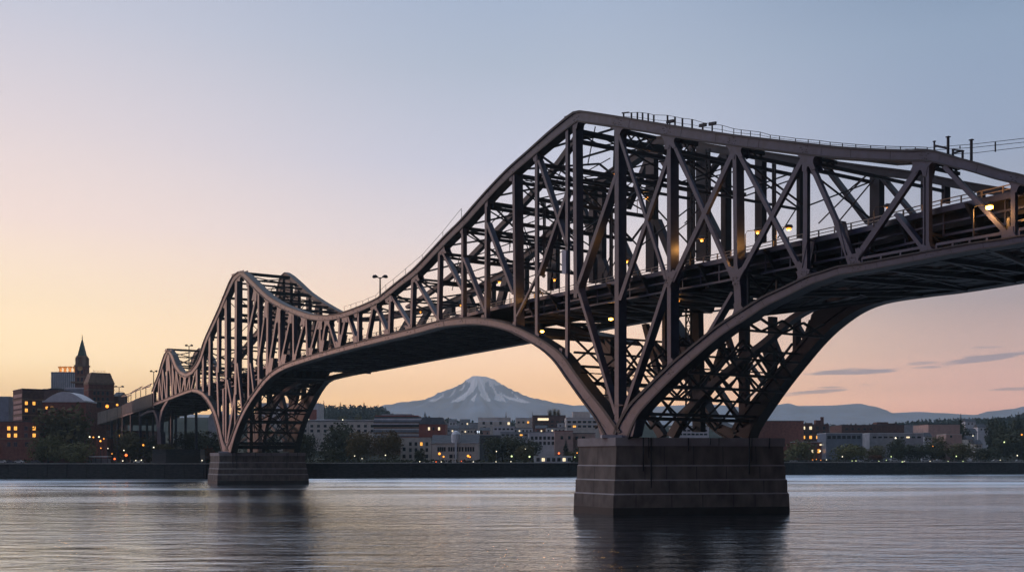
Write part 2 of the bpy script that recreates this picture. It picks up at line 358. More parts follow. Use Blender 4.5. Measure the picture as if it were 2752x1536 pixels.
chord('bottom_chord',[(768,1214,16),(762,1150,12),(756,1090,10),(745,1050,9),(722,1022,8),(690,1012,7),(640,1024,6),(560,1044,5)],WID,1.6,False,False,mats=[M['inner'],M['dark'],M['bolt']])
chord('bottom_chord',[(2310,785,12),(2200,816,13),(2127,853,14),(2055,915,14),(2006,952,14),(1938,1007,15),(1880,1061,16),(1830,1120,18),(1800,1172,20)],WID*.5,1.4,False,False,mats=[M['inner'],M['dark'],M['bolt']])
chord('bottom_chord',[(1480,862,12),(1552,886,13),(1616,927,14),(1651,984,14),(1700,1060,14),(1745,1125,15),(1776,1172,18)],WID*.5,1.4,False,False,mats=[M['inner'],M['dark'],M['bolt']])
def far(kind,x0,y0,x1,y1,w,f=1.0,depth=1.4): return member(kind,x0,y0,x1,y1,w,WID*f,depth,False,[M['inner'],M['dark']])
for x,y0,y1,w in ((1746,390,730,22),(1850,385,720,8),(1883,390,700,26),(1945,405,690,16),(2038,416,650,19),(2145,432,640,9),(2350,460,600,26),(2478,476,560,8),(2535,486,545,10),(2630,505,545,10),(1588,505,760,12),(1612,490,760,12),(1490,605,775,7),(1474,620,780,7),(1662,450,740,9),(1406,690,800,10),(1318,752,822,9),(1254,790,840,9),(1210,810,845,8),(1170,822,850,9),(1104,838,866,7),(1040,850,880,7),(773,744,985,13),(797,765,985,7),(826,790,960,7),(855,810,950,6),(886,830,940,6),(757,760,990,6)):
    far(PO,x,y0,x,y1,w)
for x,y0,y1,w in ((1633,905,1155,15),(1783,740,1010,8),(1994,800,1170,18),(2135,850,940,10),(2070,850,1020,13)): far(PO,x,y0,x,y1,w,.5 if x<1990 else 1.0)
member(PO,1864,740,1872,1160,22,WID*.8,1.4,False,[M['inner'],M['dark']])
for a in ((1747,400,1680,560,8),(1755,400,1800,470,8),(1800,380,1930,640,9),(1560,560,1640,770,13),(1640,590,1715,760,14),(1760,590,1800,690,14),(1940,410,1890,480,6),(2212,445,2330,600,10),(2360,470,2470,600,9),(1318,755,1290,840,9),(1360,735,1335,830,14),(1254,792,1275,840,8),(1215,812,1180,865,11),(1150,830,1120,880,10),(1104,840,1075,890,9),(1500,615,1475,760,6),(739,815,720,980,9),(797,768,775,900,7),(852,812,830,940,6),(711,870,690,980,7)):
    far(DI,*a)
for a in ((2127,853,2178,940,9),(2070,900,2110,1000,9),(2050,925,2072,1020,11),(2178,860,2145,960,9),(2190,880,2100,1010,10),(1985,940,2060,1045,6),(1900,1000,2000,1150,7),(1870,1050,1960,940,7),(1940,920,1890,1080,10),(1950,900,2000,1060,10)): far(DI,*a[:4],a[4],1.0,1.0)
for a in ((1730,870,1770,1030,12),(1760,930,1800,1000,12),(1610,1090,1700,990,6),(1690,1120,1780,1010,7)): far(DI,*a[:4],a[4],.5,1.0)

# -------- cross frames between the trusses
def ltab(tab,x):
    for (a,*p),(b,*q) in zip(tab,tab[1:]):
        if min(a,b)<=x<=max(a,b): return p[0]+(q[0]-p[0])*(x-a)/((b-a) or 1)
    return None
ARCHOUT=[(2830,738),(2564,780),(2300,832),(2251,868),(2212,904),(2160,965),(2110,1035),(2060,1100),(2010,1170)]
ARCHOUT2=[(925,1022),(868,1036),(846,1058),(834,1085),(818,1118),(803,1158),(790,1214)]
FTL=[p for p in FT if 760<p[0]<2700][::-1]; FT2=[p for p in FT if 764<=p[0]<=914]; FT3=[(570,985),(560,962),(548,946),(534,939)]
def inside(q):                                   # does a point between the trusses still lie within the far truss?
    v=q-V((0,0,CH)); x,y=CX+v.x/v.y*F,HY-v.z/v.y*F
    if x>1755:
        t=ltab(FTL,x); b=ltab(ARCHOUT,x)
        if (t is not None and y<t-2) or (b is not None and y>b): return False
    elif 764<x<1000:
        t=ltab(FT2,x); b=ltab(ARCHOUT2,x)
        if (t is not None and y<t-1) or (b is not None and y>b): return False
        if t is None and x>914 and y<845: return False
    elif 534<x<575:
        t=ltab(FT3,x)
        if t is not None and y<t-1: return False
    return True
def reach(x,y,f1=1.0):
    a=bp(x,y,.8); f=.2
    while f<f1 and inside(a+N*(f*WID)): f+=.02
    return min(f,f1)
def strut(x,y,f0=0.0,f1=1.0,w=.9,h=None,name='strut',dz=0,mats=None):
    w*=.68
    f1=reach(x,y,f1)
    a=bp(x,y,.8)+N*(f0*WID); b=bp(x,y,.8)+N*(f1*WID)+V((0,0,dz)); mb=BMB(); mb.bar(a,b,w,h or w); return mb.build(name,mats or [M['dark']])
def lattice(x,y0,y1,f0=0,f1=1,n=3,w=.22,mb=None):      # X panels between two cross struts
    own=mb is None; mb=mb or BMB(); a=bp(x,y0,.8); c=bp(x,y1,.8); f1=min(reach(x,y0,f1),reach(x,y1,f1))
    for i in range(n):
        p=N*(WID*(f0+(f1-f0)*i/n)); q=N*(WID*(f0+(f1-f0)*(i+1)/n))
        mb.bar(a+p,c+q,w); mb.bar(c+p,a+q,w)
    if own: mb.build('cross_brace',[M['dark']])
def dbl(x,y,gap,w,n=4,wb=.2):
    wb*=.8
    strut(x,y,0,1,w); strut(x,y+gap,0,1,w*.8); lattice(x,y,y+gap,0,1,n,wb)
dbl(1543,352,26,1.3,5,.3); dbl(1657,350,34,1.0,4,.3); dbl(1797,372,30,1.0,4,.25); dbl(1973,396,16,.9,5,.2); dbl(2165,420,14,.8,5,.2); dbl(2493,432,16,.8,5,.2); dbl(2722,500,14,.7)
dbl(1441,440,28,1.0,4,.25); dbl(1379,470,18,1.1,4,.2); dbl(1305,545,12,1.2,5,.2); dbl(1242,612,10,1.0,5,.2); dbl(1180,680,10,.9,5,.2); dbl(1108,748,8,.7,5,.15); dbl(1048,798,8,.6,4,.15)
for x,y,w in ((1543,455,1.0),(1543,480,.7),(1441,535,1.0),(1379,600,1.0),(1305,640,.9),(1242,700,.9),(1657,460,.9),(1797,500,.6),(1180,760,.6)): strut(x,y,0,1,w)
for x,y,w in ((1543,900,.9),(1543,946,1.0),(1535,982,1.1),(1560,1001,.5),(1560,1028,1.6),(1600,1060,.6),(1600,1066,.4),(1657,1030,1.1),(1700,1068,1.0),(1690,1110,1.3),(1672,1122,1.5),(1740,982,.6),(1800,925,.9),(1850,954,.8),(1850,1000,1.1),(1800,1038,1.0),(1985,885,.8)): strut(x,y,0,1,w*.62)
for x,y in ((634,760),(634,775),(667,782),(694,800),(719,812),(750,828),(788,842)): strut(x,y,0,1,.9)
for x,y,w in ((642,733,1.5),(667,752,.8),(606,800,1.3),(606,860,1.3),(634,820,1.6),(634,845,1.4),(634,905,1.4),(586,855,1.6),(586,905,1.3),(563,905,1.0),(720,880,.8),(694,840,.8),(634,930,.8),(586,960,.7)): strut(x,y,0,1,w)
for x,y,w in ((448,938,1.3),(459,958,.7),(466,972,.7),(474,986,.7),(482,998,.7),(527,984,.8),(545,935,.9),(436,980,.8),(426,1010,.8)): strut(x,y,0,1,w)
for x,y,w in ((630,1130,1.2),(626,1160,1.0),(640,1108,.8),(618,1200,2.2)): strut(x,y,0,1,w)
for x,y0,y1 in ((1543,480,640),(1657,385,460),(1441,470,535),(1379,490,600),(1305,560,640),(1242,622,700),(1180,690,760),(1797,402,500),(1973,412,520)): lattice(x,y0,y1,0,1,2,.24)
for x,y0,y1 in ((1535,900,982),(1560,982,1060),(1600,1066,1150),(1657,900,1030),(1657,1030,1150),(1740,900,982),(1740,982,1068),(1800,925,1038),(1850,900,1000),(1985,850,885)): lattice(x,y0,y1,0,1,4,.34)
for x,y0,y1 in ((634,790,905),(606,800,900),(667,760,880),(694,785,880),(632,1050,1200),(640,1080,1190)): lattice(x,y0,y1,0,1,2,.25)
mb=BMB(); mb.prism([bp(x,y,WID-.4) for x,y in ((2200,878),(2172,884),(2180,846),(2205,812),(2262,780),(2340,754),(2460,730),(2460,780),(2350,796),(2284,818),(2240,848))],N*.5); mb.build('web_plate',[M['dark']])
# middle pier: inner frame, portal and bracing
IN=[M['inner'],M['dark'],M['bolt']]
chord('bottom_chord',[(696,1214,14),(704,1165,11),(722,1105,10),(752,1060,9),(800,1026,8)],WID*.5,1.4,False,False,mats=IN)
chord('bottom_chord',[(684,1214,14),(678,1160,10),(668,1100,9),(650,1056,8),(620,1030,7)],WID*.5,1.4,False,False,mats=IN)
for x,y0,y1,w,f in ((690,985,1214,10,.5),(783,990,1214,15,1.0),(740,1010,1060,8,1.0),(812,1000,1080,6,1.0),(840,995,1040,6,1.0),(655,1000,1110,6,.3),(720,1000,1110,7,.6),(668,1000,1214,6,.4)): far(PO,x,y0,x,y1,w,f)
for a in ((644,1186,758,1108,5,.6),(700,1118,764,1184,5,.8),(690,1190,760,1150,4,.7),(760,1040,790,1090,6,1.0),(806,1010,790,1080,6,1.0),(815,1080,846,1020,5,1.0),(790,1100,826,1060,5,1.0),(700,1000,760,1060,7,.7),(740,1060,700,1110,6,.6)): far(DI,*a)
for x,y in ((633,1010),(633,1030),(633,1052),(628,1098),(622,1132),(620,1190)): strut(x,y,0,1,1.6)
for x,y0,y1 in ((633,1010,1052),(630,1052,1098),(625,1098,1132),(622,1132,1190)): lattice(x,y0,y1,0,1,3,.45)
# top lateral X bracing in the plane of the upper chords
mb=BMB(); xs=[2722,2493,2330,2165,1973,1797,1657,1543,1441,1379,1305,1242,1180,1108,1048,1004,962]
def topy(x):
    i=min(range(len(topP)),key=lambda k:abs(topP[k][0]-x) if topP[k][0]>700 else 9e9); return topP[i][1]
for a,b in zip(xs,xs[1:]):
    p,q=bp(a,topy(a)+8,.8),bp(b,topy(b)+8,.8)
    fm=min(reach(a,topy(a)+8),reach(b,topy(b)+8))
    for f0,f1 in ((0,fm/2),(fm/2,fm)):
        mb.bar(p+N*WID*f0,q+N*WID*f1,.35); mb.bar(q+N*WID*f0,p+N*WID*f1,.35)
mb.build('top_lateral_bracing',[M['dark']])
mb=BMB(); pts=[(788,838),(750,822),(719,803),(694,780),(667,756),(642,737)]
for a,b in zip(pts,pts[1:]):
    p,q=bp(*a,.8),bp(*b,.8); fm=min(reach(*a),reach(*b)); mb.bar(p,q+N*WID*fm,.35); mb.bar(q,p+N*WID*fm,.35)
mb.build('top_lateral_bracing',[M['dark']]); mb=BMB(); pts=[(450,943),(459,957),(470,984),(482,999),(497,1006),(513,999),(527,982),(545,935)]
for a,b in zip(pts,pts[1:]):
    p,q=bp(*a,.8),bp(*b,.8); fm=min(reach(*a),reach(*b)); mb.bar(p,q+N*WID*fm*.5,.4); mb.bar(q,p+N*WID*fm*.6,.4); mb.bar(q+N*WID*fm*.5,p+N*WID*fm,.4)
mb.build('top_lateral_bracing',[M['dark']])

# -------- deck
RT=[(2880,457),(2696,499),(2530,536),(2333,588),(2119,636),(1928,681),(1784,712),(1601,752),(1394,797),(1225,838),(1130,862),(1065,879),(928,912),(847,937),(705,979),(573,1021),(500,1044),(430,1068),(380,1083),(328,1098),(270,1114)]
RP=[bp(x,y,3.0) for x,y in RT]
def along(step):
    out=[]; acc=0
    for a,b in zip(RP,RP[1:]):
        L=(b-a).length; n=max(1,round(L/step))
        for i in range(n): out.append(a.lerp(b,i/n))
    out.append(RP[-1]); return out
DW=WID-6
def ribbon(mb,z0,z1,o0,o1,mi=0,path=None):
    path=path or RP
    for a,b in zip(path,path[1:]):
        mb.prism([a+V((0,0,z0))+N*o0,a+V((0,0,z0))+N*o1,a+V((0,0,z1))+N*o1,a+V((0,0,z1))+N*o0], b-a, mi)
mb=BMB(); ribbon(mb,-1.5,-1.1,0,DW); mb.build('road_deck',[M['asphalt']])
for o0 in (-.35,DW+.05): mb=BMB(); ribbon(mb,-1.75,-1.0,o0,o0+.3); mb.build('edge_beam',[M['steel']])
for o in (0,DW):
    mb=BMB(); ribbon(mb,-.12,0,o-.06,o+.06); ribbon(mb,-.6,-.5,o-.04,o+.04)
    for p in along(3.2): mb.bar(p+N*o,p+N*o-V((0,0,1.1)),.16)
    mb.build('railing',[M['rail']])
SP=[p for p,(x,y) in zip(RP,RT) if x>=1394]; SP2=[p for p,(x,y) in zip(RP,RT) if 573<=x<=705]; SP3=[p for p,(x,y) in zip(RP,RT) if 380<=x<=430]
for path in (SP,SP2):
    for o in (.3,DW-.6):
        mb=BMB(); ribbon(mb,-3.1,-2.85,o,o+.3,0,path); ribbon(mb,-4.7,-4.4,o,o+.35,0,path)
        for a,b in zip(path,path[1:]):
            n=max(1,round((b-a).length/5))
            for i in range(n):
                p=a.lerp(b,i/n)+N*(o+.15); mb.bar(p-V((0,0,1.7)),p-V((0,0,4.4)),.2)
        mb.build('side_girder',[M['steel']])
    for k in range(7): mb=BMB(); ribbon(mb,-3.4,-1.55,2+k*(DW-4)/6-.15,2+k*(DW-4)/6+.15,0,path); mb.build('stringer',[M['dark']])
    lb=BMB(); fp=BMB()
    for a,b in zip(path,path[1:]):
        n=max(1,round((b-a).length/8))
        for i in range(n):
            p=a.lerp(b,(i+.5)/n); mb=BMB(); mb.prism([p-V((0,0,1.5))-N*1.5,p-V((0,0,1.5))+N*(DW+1.5),p-V((0,0,4.6))+N*(DW-1),p-V((0,0,4.6))+N*1],U*.35); mb.build('floor_beam',[M['dark']])
            lb.bar(p-V((0,0,4.8))+N,p+(b-a)/n-V((0,0,4.8))+N*(DW-1),.45); lb.bar(p-V((0,0,4.8))+N*(DW-1),p+(b-a)/n-V((0,0,4.8))+N*1,.45)
        n=max(1,round((b-a).length/9))
        for i in range(n):
            if (i*7+int(a.x))%5==0: continue
            p=a.lerp(b,i/n); q=a.lerp(b,(i+.86)/n)
            for k in range(6):
                if (k*5+i*3)%7==0: continue
                o=1.2+k*(DW-2.4)/6; w=(DW-2.4)/6*.9
                fp.prism([p-V((0,0,4.35))+N*o,p-V((0,0,4.35))+N*(o+w),p-V((0,0,4.2))+N*(o+w),p-V((0,0,4.2))+N*o],q-p)
    lb.build('lower_lateral_bracing',[M['dark']]); fp.build('floor_plating',[M['soffit']])
# underside between the lower chords of the middle and the third span
def soffit(pl,x0,x1):
    mb=BMB(); pts=[p for p in pl if x0<=p[0]<=x1]; pts.sort(key=lambda p:-p[0])
    Q=[bp(p[0],p[1]+p[2]*.35,1.0) for p in pts]
    for a,b in zip(Q,Q[1:]): mb.prism([a,a+N*(WID-.5),a+N*(WID-.5)+V((0,0,.3)),a+V((0,0,.3))],b-a)
    for i,a in enumerate(Q):
        if i%1==0: mb.bar(a-V((0,0,.12)),a+N*WID-V((0,0,.12)),.3,.5)
    for k in range(1,9):
        for a,b in zip(Q[::2],Q[2::2]): mb.bar(a+N*WID*k/9-V((0,0,.1)),b+N*WID*k/9-V((0,0,.1)),.25,.3)
    for i in range(0,len(Q)-3,3): mb.bar(Q[i]-V((0,0,.3)),Q[i+3]+N*WID-V((0,0,.3)),.3,.3); mb.bar(Q[i+3]-V((0,0,.3)),Q[i]+N*WID-V((0,0,.3)),.3,.3)
    mb.build('soffit_plate',[M['soffit']])
soffit(lP,752,1400); soffit(P3,330,530)
# dense lower floor between the right arm's two lower chords
def tpos(p): return (p.x-P0[0])*U.x+(p.y-P0[1])*U.y
NQ=sorted([(tpos(q),q) for q in (bp(x,y+w*.3,1.0) for x,y,w in rP if x>2000)],key=lambda k:k[0])
FQ=sorted([(tpos(q),q) for q in (bp(x,y+w*.3,WID) for x,y,w in spline(FA))],key=lambda k:k[0])
def tq(tab,t):
    for (a,p),(b,q) in zip(tab,tab[1:]):
        if a<=t<=b: return p.lerp(q,(t-a)/((b-a) or 1))
    return tab[0][1] if t<tab[0][0] else tab[-1][1]
t0,t1=NQ[0][0],NQ[-1][0]; n=int((t1-t0)/2.6); rr=random.Random(11); mb=BMB(); lb=BMB(); K=7
for i in range(n):
    ta,tb=t0+(t1-t0)*i/n,t0+(t1-t0)*(i+.88)/n
    a0,a1,b0,b1=tq(NQ,ta),tq(FQ,ta),tq(NQ,tb),tq(FQ,tb)
    if i%3==0:
        fb=BMB(); fb.bar(a0-V((0,0,.1)),a1-V((0,0,.1)),.5,.9); fb.build('floor_beam',[M['dark']])
    if i%3==0 and i+3<n:
        tc_=t0+(t1-t0)*(i+3)/n; lb.bar(a0,tq(FQ,tc_),.4); lb.bar(a1,tq(NQ,tc_),.4)
    for k in range(K):
        if rr.random()<(.2 if i>n*.35 else .45): continue
        f,g=k/K,(k+.93)/K
        mb.prism([a0.lerp(a1,f),a0.lerp(a1,g),b0.lerp(b1,g),b0.lerp(b1,f)],(0,0,.18))
mb.build('floor_plating',[M['soffit']]); lb.build('lower_lateral_bracing',[M['dark']])
for k in range(1,6):
    sb=BMB()
    for i in range(n):
        ta,tb=t0+(t1-t0)*i/n,t0+(t1-t0)*(i+1)/n; sb.bar(tq(NQ,ta).lerp(tq(FQ,ta),k/6)+V((0,0,.4)),tq(NQ,tb).lerp(tq(FQ,tb),k/6)+V((0,0,.4)),.35,1.0)
    sb.build('stringer',[M['dark']])
for i in range(0,n,4):                              # sway frames from the floor down to the lower chords
    ta=t0+(t1-t0)*i/n; a0,a1=tq(NQ,ta),tq(FQ,ta)
    top=RP[0]; zt=min(RP,key=lambda p:abs(tpos(p)-ta)).z-4.6
    if zt-max(a0.z,a1.z)<1: continue
    sb=BMB()
    for k in range(5):
        p,q=a0.lerp(a1,k/5),a0.lerp(a1,(k+1)/5); P_,Q_=V((p.x,p.y,zt)),V((q.x,q.y,zt)); sb.bar(p,Q_,.3); sb.bar(q,P_,.3); sb.bar(p,P_,.35)
    sb.bar(V((a0.x,a0.y,zt)),V((a1.x,a1.y,zt)),.4); sb.build('sway_frame',[M['dark']])
# -------- hand rails, masts and wires on the upper chords
mb=BMB(); hp=[(1676,323,304),(1697,326,303),(1713,329,302),(1727,331,303),(1742,334,305),(1757,336,309),(1794,340,310),(1814,343,314),(1834,346,318),(1860,350,321),(1890,354,330),(1914,357,333),(1941,361,337),(1972,366,346),(1992,367,349),(2017,368,352),(2043,371,355),(2070,375,363),(2095,378,366),(2138,383,372),(2172,388,375),(2203,391,378),(2231,394,382),(2264,395,385),(2300,398,388),(2340,400,391),(2380,402,393),(2420,403,394),(2460,404,395),(2492,405,396)]
for i,(x,y,t) in enumerate(hp):
    if i: 
        x0,y0,t0=hp[i-1]
        mb.bar(bp(x0,t0,.5),bp(x,t,.5),.075); mb.bar(bp(x0,(y0+t0)/2,.5),bp(x,(y+t)/2,.5),.06)
    mb.bar(bp(x,y+2,.5),bp(x,t,.5),.22 if x<1880 else .09)
mb.bar(bp(1672,304,.5),bp(1690,302,.5),.2)
for x,y in ((1888,338),(1914,334),(1800,328)): mb.bar(bp(x-8,y,.6),bp(x+10,y-3,.6),.3,.5); mb.bar(bp(x,y,.6),bp(x,y+22,.6),.18)
mb.build('catwalk_railing',[M['cable']])
mb=BMB(); hw=[(925,840,823),(943,836,818),(957,830,813),(975,825,808),(990,819,801),(1010,808,793),(1037,790,765),(1057,772,750),(1090,742,722),(1135,698,684),(1190,634,622),(1240,590,560)]
for i,(x,y,t) in enumerate(hw):
    mb.bar(bp(x,y,.5),bp(x,t,.5),.08)
    if i: mb.bar(bp(hw[i-1][0],hw[i-1][2],.5),bp(x,t,.5),.06)
mb.build('catwalk_railing',[M['cable']])
for x,yt,yb,w in ((2511,381,408,.16),(2548,369,419,.24),(2610.5,377,438,.24)):
    mb=BMB(); mb.bar(bp(x,yb,.8),bp(x,yt,.8),w); mb.bar(bp(x,yt,.8),bp(x,yt-2,.8),w*1.9,w*1.9); mb.build('mast',[M['cable']])
mb=BMB(); mb.bar(bp(2511,391,.8),bp(2548,399,.8),.25)
for a,b in (((2561,421),(2561,402)),((2587,430),(2587,405)),((2559,402),(2590,406)),((2561,412),(2587,405))): mb.bar(bp(*a,.8),bp(*b,.8),.2)
mb.build('mast_frame',[M['cable']])
for a in (((2494,397),(2620,387),(2830,363)),((2500,404),(2620,396),(2830,374)),((2540,415),(2620,411),(2830,386))):
    mb=BMB()
    for p,q in zip(a,a[1:]): mb.bar(bp(*p,.9),bp(*q,.9),.055)
    mb.build('overhead_wire',[M['cable']])
mb=BMB(); mb.bar(bp(2675,382,.9),bp(2675,408,.9),.12); mb.bar(bp(2580,392,.9),bp(2580,400,.9),.1); mb.build('wire_spacer',[M['cable']])
rod=[(1560,470,1640,425,.5),(1580,440,1600,340,.2),(2080,580,2140,440,.6),(2140,450,2085,560,.7),(2090,640,2140,560,.8),(2270,520,2330,470,.6),(2250,600,2350,480,.5),(2200,600,2330,470,.5),(1400,580,1440,720,.4),(1385,570,1430,700,.4),(1466,540,1466,700,.35),(1460,560,1460,700,.35),(1320,600,1360,560,.5),(1330,690,1350,620,.5),(1215,780,1235,690,.5),(1640,540,1720,470,.6),(1700,640,1730,600,.3),(1700,645,1730,605,.3),(1840,600,1880,560,.5),(1820,620,1860,590,.5),(1490,500,1520,430,.3),(1480,520,1530,470,.4),(1620,740,1650,660,.5),(1630,745,1660,690,.5)]
mb=BMB()
for x0,y0,x1,y1,f in rod: mb=BMB(); mb.bar(bp(x0,y0,WID*f),bp(x1,y1,WID*f),.16); mb.build('tie_rod',[M['cable']])
for x,f in ((1900,.9),(1908,.9),(1950,.8),(2078,.9),(2083,.9),(1462,.5),(1640,.6),(1645,.6)): mb=BMB(); mb.bar(bp(x,430 if x>1800 else 540,WID*f),bp(x,690 if x>1800 else 740,WID*f),.3); mb.build('hanger',[M['cable']])

# lattice towers seen inside the main frames
for (x,y0,y1,w,f) in ((1862,400,690,9,.6),(1902,400,690,10,.6),(2080,430,640,6,.7),(1850,700,1120,13,.62)):
    a0,a1=bp(x-w/2,y0,WID*f),bp(x-w/2,y1,WID*f); b0,b1=bp(x+w/2,y0,WID*f),bp(x+w/2,y1,WID*f); n=12
    mb=BMB(); mb.bar(a0,a1,.25); mb.bar(b0,b1,.25)
    for i in range(n): 
        mb.bar(a0.lerp(a1,i/n),b0.lerp(b1,(i+1)/n),.14); mb.bar(b0.lerp(b1,i/n),a0.lerp(a1,(i+1)/n),.14); mb.bar(a0.lerp(a1,i/n),b0.lerp(b1,i/n),.12)
    mb.build('access_ladder',[M['dark']])
mb=BMB(); mb.prism([bp(1510,672,-.2),bp(1521,672,-.2),bp(1521,735,-.2),bp(1510,735,-.2)],N*1.0); mb.build('equipment_cabinet',[M['grey']])
# -------- approach viaduct beyond the last tower
mb=BMB(); q=[(409,1056),(374,1068),(327,1089),(327,1115),(378,1099),(409,1089)]; mb.prism([bp(x,y,-.3) for x,y in q],N*.5); mb.build('parapet_panel',[M['soffit']])
mb=BMB(); q=[(326,1090),(290,1100),(262,1108),(262,1140),(290,1132),(326,1118)]; mb.prism([bp(x,y,-.25) for x,y in q],N*WID); mb.build('abutment',[M['concrete']])
for x,y0,y1 in ((331,1114,1190),(353,1106,1180),(377,1098,1180),(317,1118,1190),(300,1122,1200)):
    mb=BMB(); a=bp(x,y0,.5); b=bp(x,y1,.5); b.z=7
    for f in (0,.5,.9): mb=BMB(); mb.bar(a+N*WID*f,b+N*WID*f,1.0,1.2); mb.build('approach_column',[M['steel']])
# ---------------------------------------------------------------- piers
def pier(name, label, corners_px, depths, tiers, top_y, front_d, shoes, mats, capm='concrete_cap'):
    """corners_px/depths: footprint at the water; tiers: (row, scale) from the water up, read at depth front_d"""
    P=[V(((x-CX)/F*d,d,0)) for x,d in zip(corners_px,depths)]
    c=sum(P,V())/len(P); o=empty(name,(c.x,c.y,0),label,'bridge pier','concrete piers carrying the bridge')
    z=lambda y: CH+(HY-y)/F*front_d
    T=[(z(y),s) for y,s in tiers]; zt=z(top_y)
    mb=MB()
    for i,((z0,s0),(z1,s1)) in enumerate(zip(T,T[1:])):
        lo=[(p-c)*s0 for p in P]; hi=[(p-c)*s1 for p in P]; n=len(P); b=len(mb.v)
        mi=0
        mb.v+=[(p.x,p.y,z0) for p in lo]+[(p.x,p.y,z1) for p in hi]
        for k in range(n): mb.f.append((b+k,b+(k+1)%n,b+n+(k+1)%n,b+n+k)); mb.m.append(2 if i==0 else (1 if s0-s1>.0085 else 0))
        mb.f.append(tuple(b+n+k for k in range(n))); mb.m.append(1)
    for i,((z0,s0),(z1,s1)) in enumerate(zip(T,T[1:])):
        if s0-s1>.0085: continue
        for e in (0,1):
            for t in ((.5,) if e==0 else (.14,.31,.47,.66,.83)):
                t+=.03*((i*7+int(t*100))%5-2)/2; a=P[e].lerp(P[e+1],t)-c; d=(P[e+1]-P[e]).normalized()*.05; n=V((d.y,-d.x,0)).normalized()*.02
                lo=a*s0+n; hi=a*s1+n; mb.face([(lo.x-d.x,lo.y-d.y,z0),(lo.x+d.x,lo.y+d.y,z0),(hi.x+d.x,hi.y+d.y,z1),(hi.x-d.x,hi.y-d.y,z1)],2)
    mb.build('shaft',mats,o)
    mb=MB(); z0,s0=T[-1]; lo=[(p-c)*(s0+.012) for p in P]
    mb.prism([(p.x,p.y,z0) for p in lo],(0,0,zt-z0)); mb.build('cap',[M[capm]],o)
    for sx in shoes:
        mb=MB(); q=bp(*sx)-V((c.x,c.y,0)); 
        mb.prism([(q.x-2.6,q.y-1.6,zt-.02),(q.x+2.6,q.y-1.6,zt-.02),(q.x+2.6,q.y+2.6,zt-.02),(q.x-2.6,q.y+2.6,zt-.02)],(0,0,.55)); mb.build('bearing_block',[M['grey']],o)
    mb=MB()
    for k in range(9):                                  # pipes and cables hanging on the broad face
        t=(.16,.19,.205,.6,.78,.795,.42,.55,.9)[k]; a=P[1].lerp(P[2],t)-c; L=(.5,.3,.75,.12,.55,.35,.2,.1,.16)[k]
        zz=zt; w=.10 if k%2 else .16
        s1=(T[-1][1]+.02); s2=(T[-2][1]+.012)
        mb.bar((a.x*s1,a.y*s1-.15,zz),(a.x*s2,a.y*s2-.15,zz-(zt-T[0][0])*L*.8),w)
    mb.build('drain_pipe',[M['dark']],o)
    return o
MC=[M['concrete'],M['concrete_cap'],M['stain']]
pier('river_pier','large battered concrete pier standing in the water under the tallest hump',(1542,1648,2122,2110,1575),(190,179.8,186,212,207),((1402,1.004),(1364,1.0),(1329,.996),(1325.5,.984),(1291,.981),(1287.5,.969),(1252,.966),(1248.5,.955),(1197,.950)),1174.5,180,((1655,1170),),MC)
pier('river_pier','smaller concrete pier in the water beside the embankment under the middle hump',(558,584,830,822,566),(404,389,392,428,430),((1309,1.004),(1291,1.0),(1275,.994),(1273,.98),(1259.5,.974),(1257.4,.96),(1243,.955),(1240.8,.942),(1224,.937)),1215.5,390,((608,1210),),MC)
c3=bp(427,1190)
pier('land_pier','low concrete footing on the bank under the smallest hump at the far end',(408,446,540,552,420),(486,484,488,506,504),((1243,1.0),(1222,.98),(1210,.97)),1206,486,(),[M['wall'],M['wall'],M['stain']],'wall')

# ---------------------------------------------------------------- water, bank, ground
BANK=[(-1400,420),(-600,468),(-241,483),(-143,484),(-101,519),(33,550),(169,622),(320,640),(900,668),(1800,700)]
mb=MB(); mb.face([(-4000,-300,0),(4000,-300,0),(4000,900,0),(-4000,900,0)])
wm=bpy.data.materials.new('river_water'); wm.use_nodes=True; nt=wm.node_tree; b=nt.nodes['Principled BSDF']
b.inputs['Base Color'].default_value=(.008,.013,.018,1); b.inputs['Roughness'].default_value=.04; b.inputs['IOR'].default_value=1.333
tc=nt.nodes.new('ShaderNodeTexCoord')
def wave(sc,str_,dist,det,prev=None,rot=0):
    mp=nt.nodes.new('ShaderNodeMapping'); mp.inputs['Scale'].default_value=sc; mp.inputs['Rotation'].default_value=(0,0,rot)
    nt.links.new(tc.outputs['Object'],mp.inputs['Vector'])
    no=nt.nodes.new('ShaderNodeTexNoise'); no.inputs['Scale'].default_value=1; no.inputs['Detail'].default_value=det; no.inputs['Roughness'].default_value=.55
    nt.links.new(mp.outputs['Vector'],no.inputs['Vector'])
    bn=nt.nodes.new('ShaderNodeBump'); bn.inputs['Strength'].default_value=str_; bn.inputs['Distance'].default_value=dist
    nt.links.new(no.outputs['Fac'],bn.inputs['Height'])
    if prev: nt.links.new(prev.outputs['Normal'],bn.inputs['Normal'])
    return bn
pm=nt.nodes.new('ShaderNodeMapping'); pm.inputs['Scale'].default_value=(.006,.028,1); nt.links.new(tc.outputs['Object'],pm.inputs['Vector'])
pn=nt.nodes.new('ShaderNodeTexNoise'); pn.inputs['Scale'].default_value=1; pn.inputs['Detail'].default_value=4; nt.links.new(pm.outputs['Vector'],pn.inputs['Vector'])
pr=nt.nodes.new('ShaderNodeMapRange'); pr.inputs['From Min'].default_value=.4; pr.inputs['From Max'].default_value=.62; pr.inputs['To Min'].default_value=.4; pr.inputs['To Max'].default_value=1.15; nt.links.new(pn.outputs['Fac'],pr.inputs['Value'])
yr=nt.nodes.new('ShaderNodeSeparateXYZ'); nt.links.new(tc.outputs['Object'],yr.inputs[0])
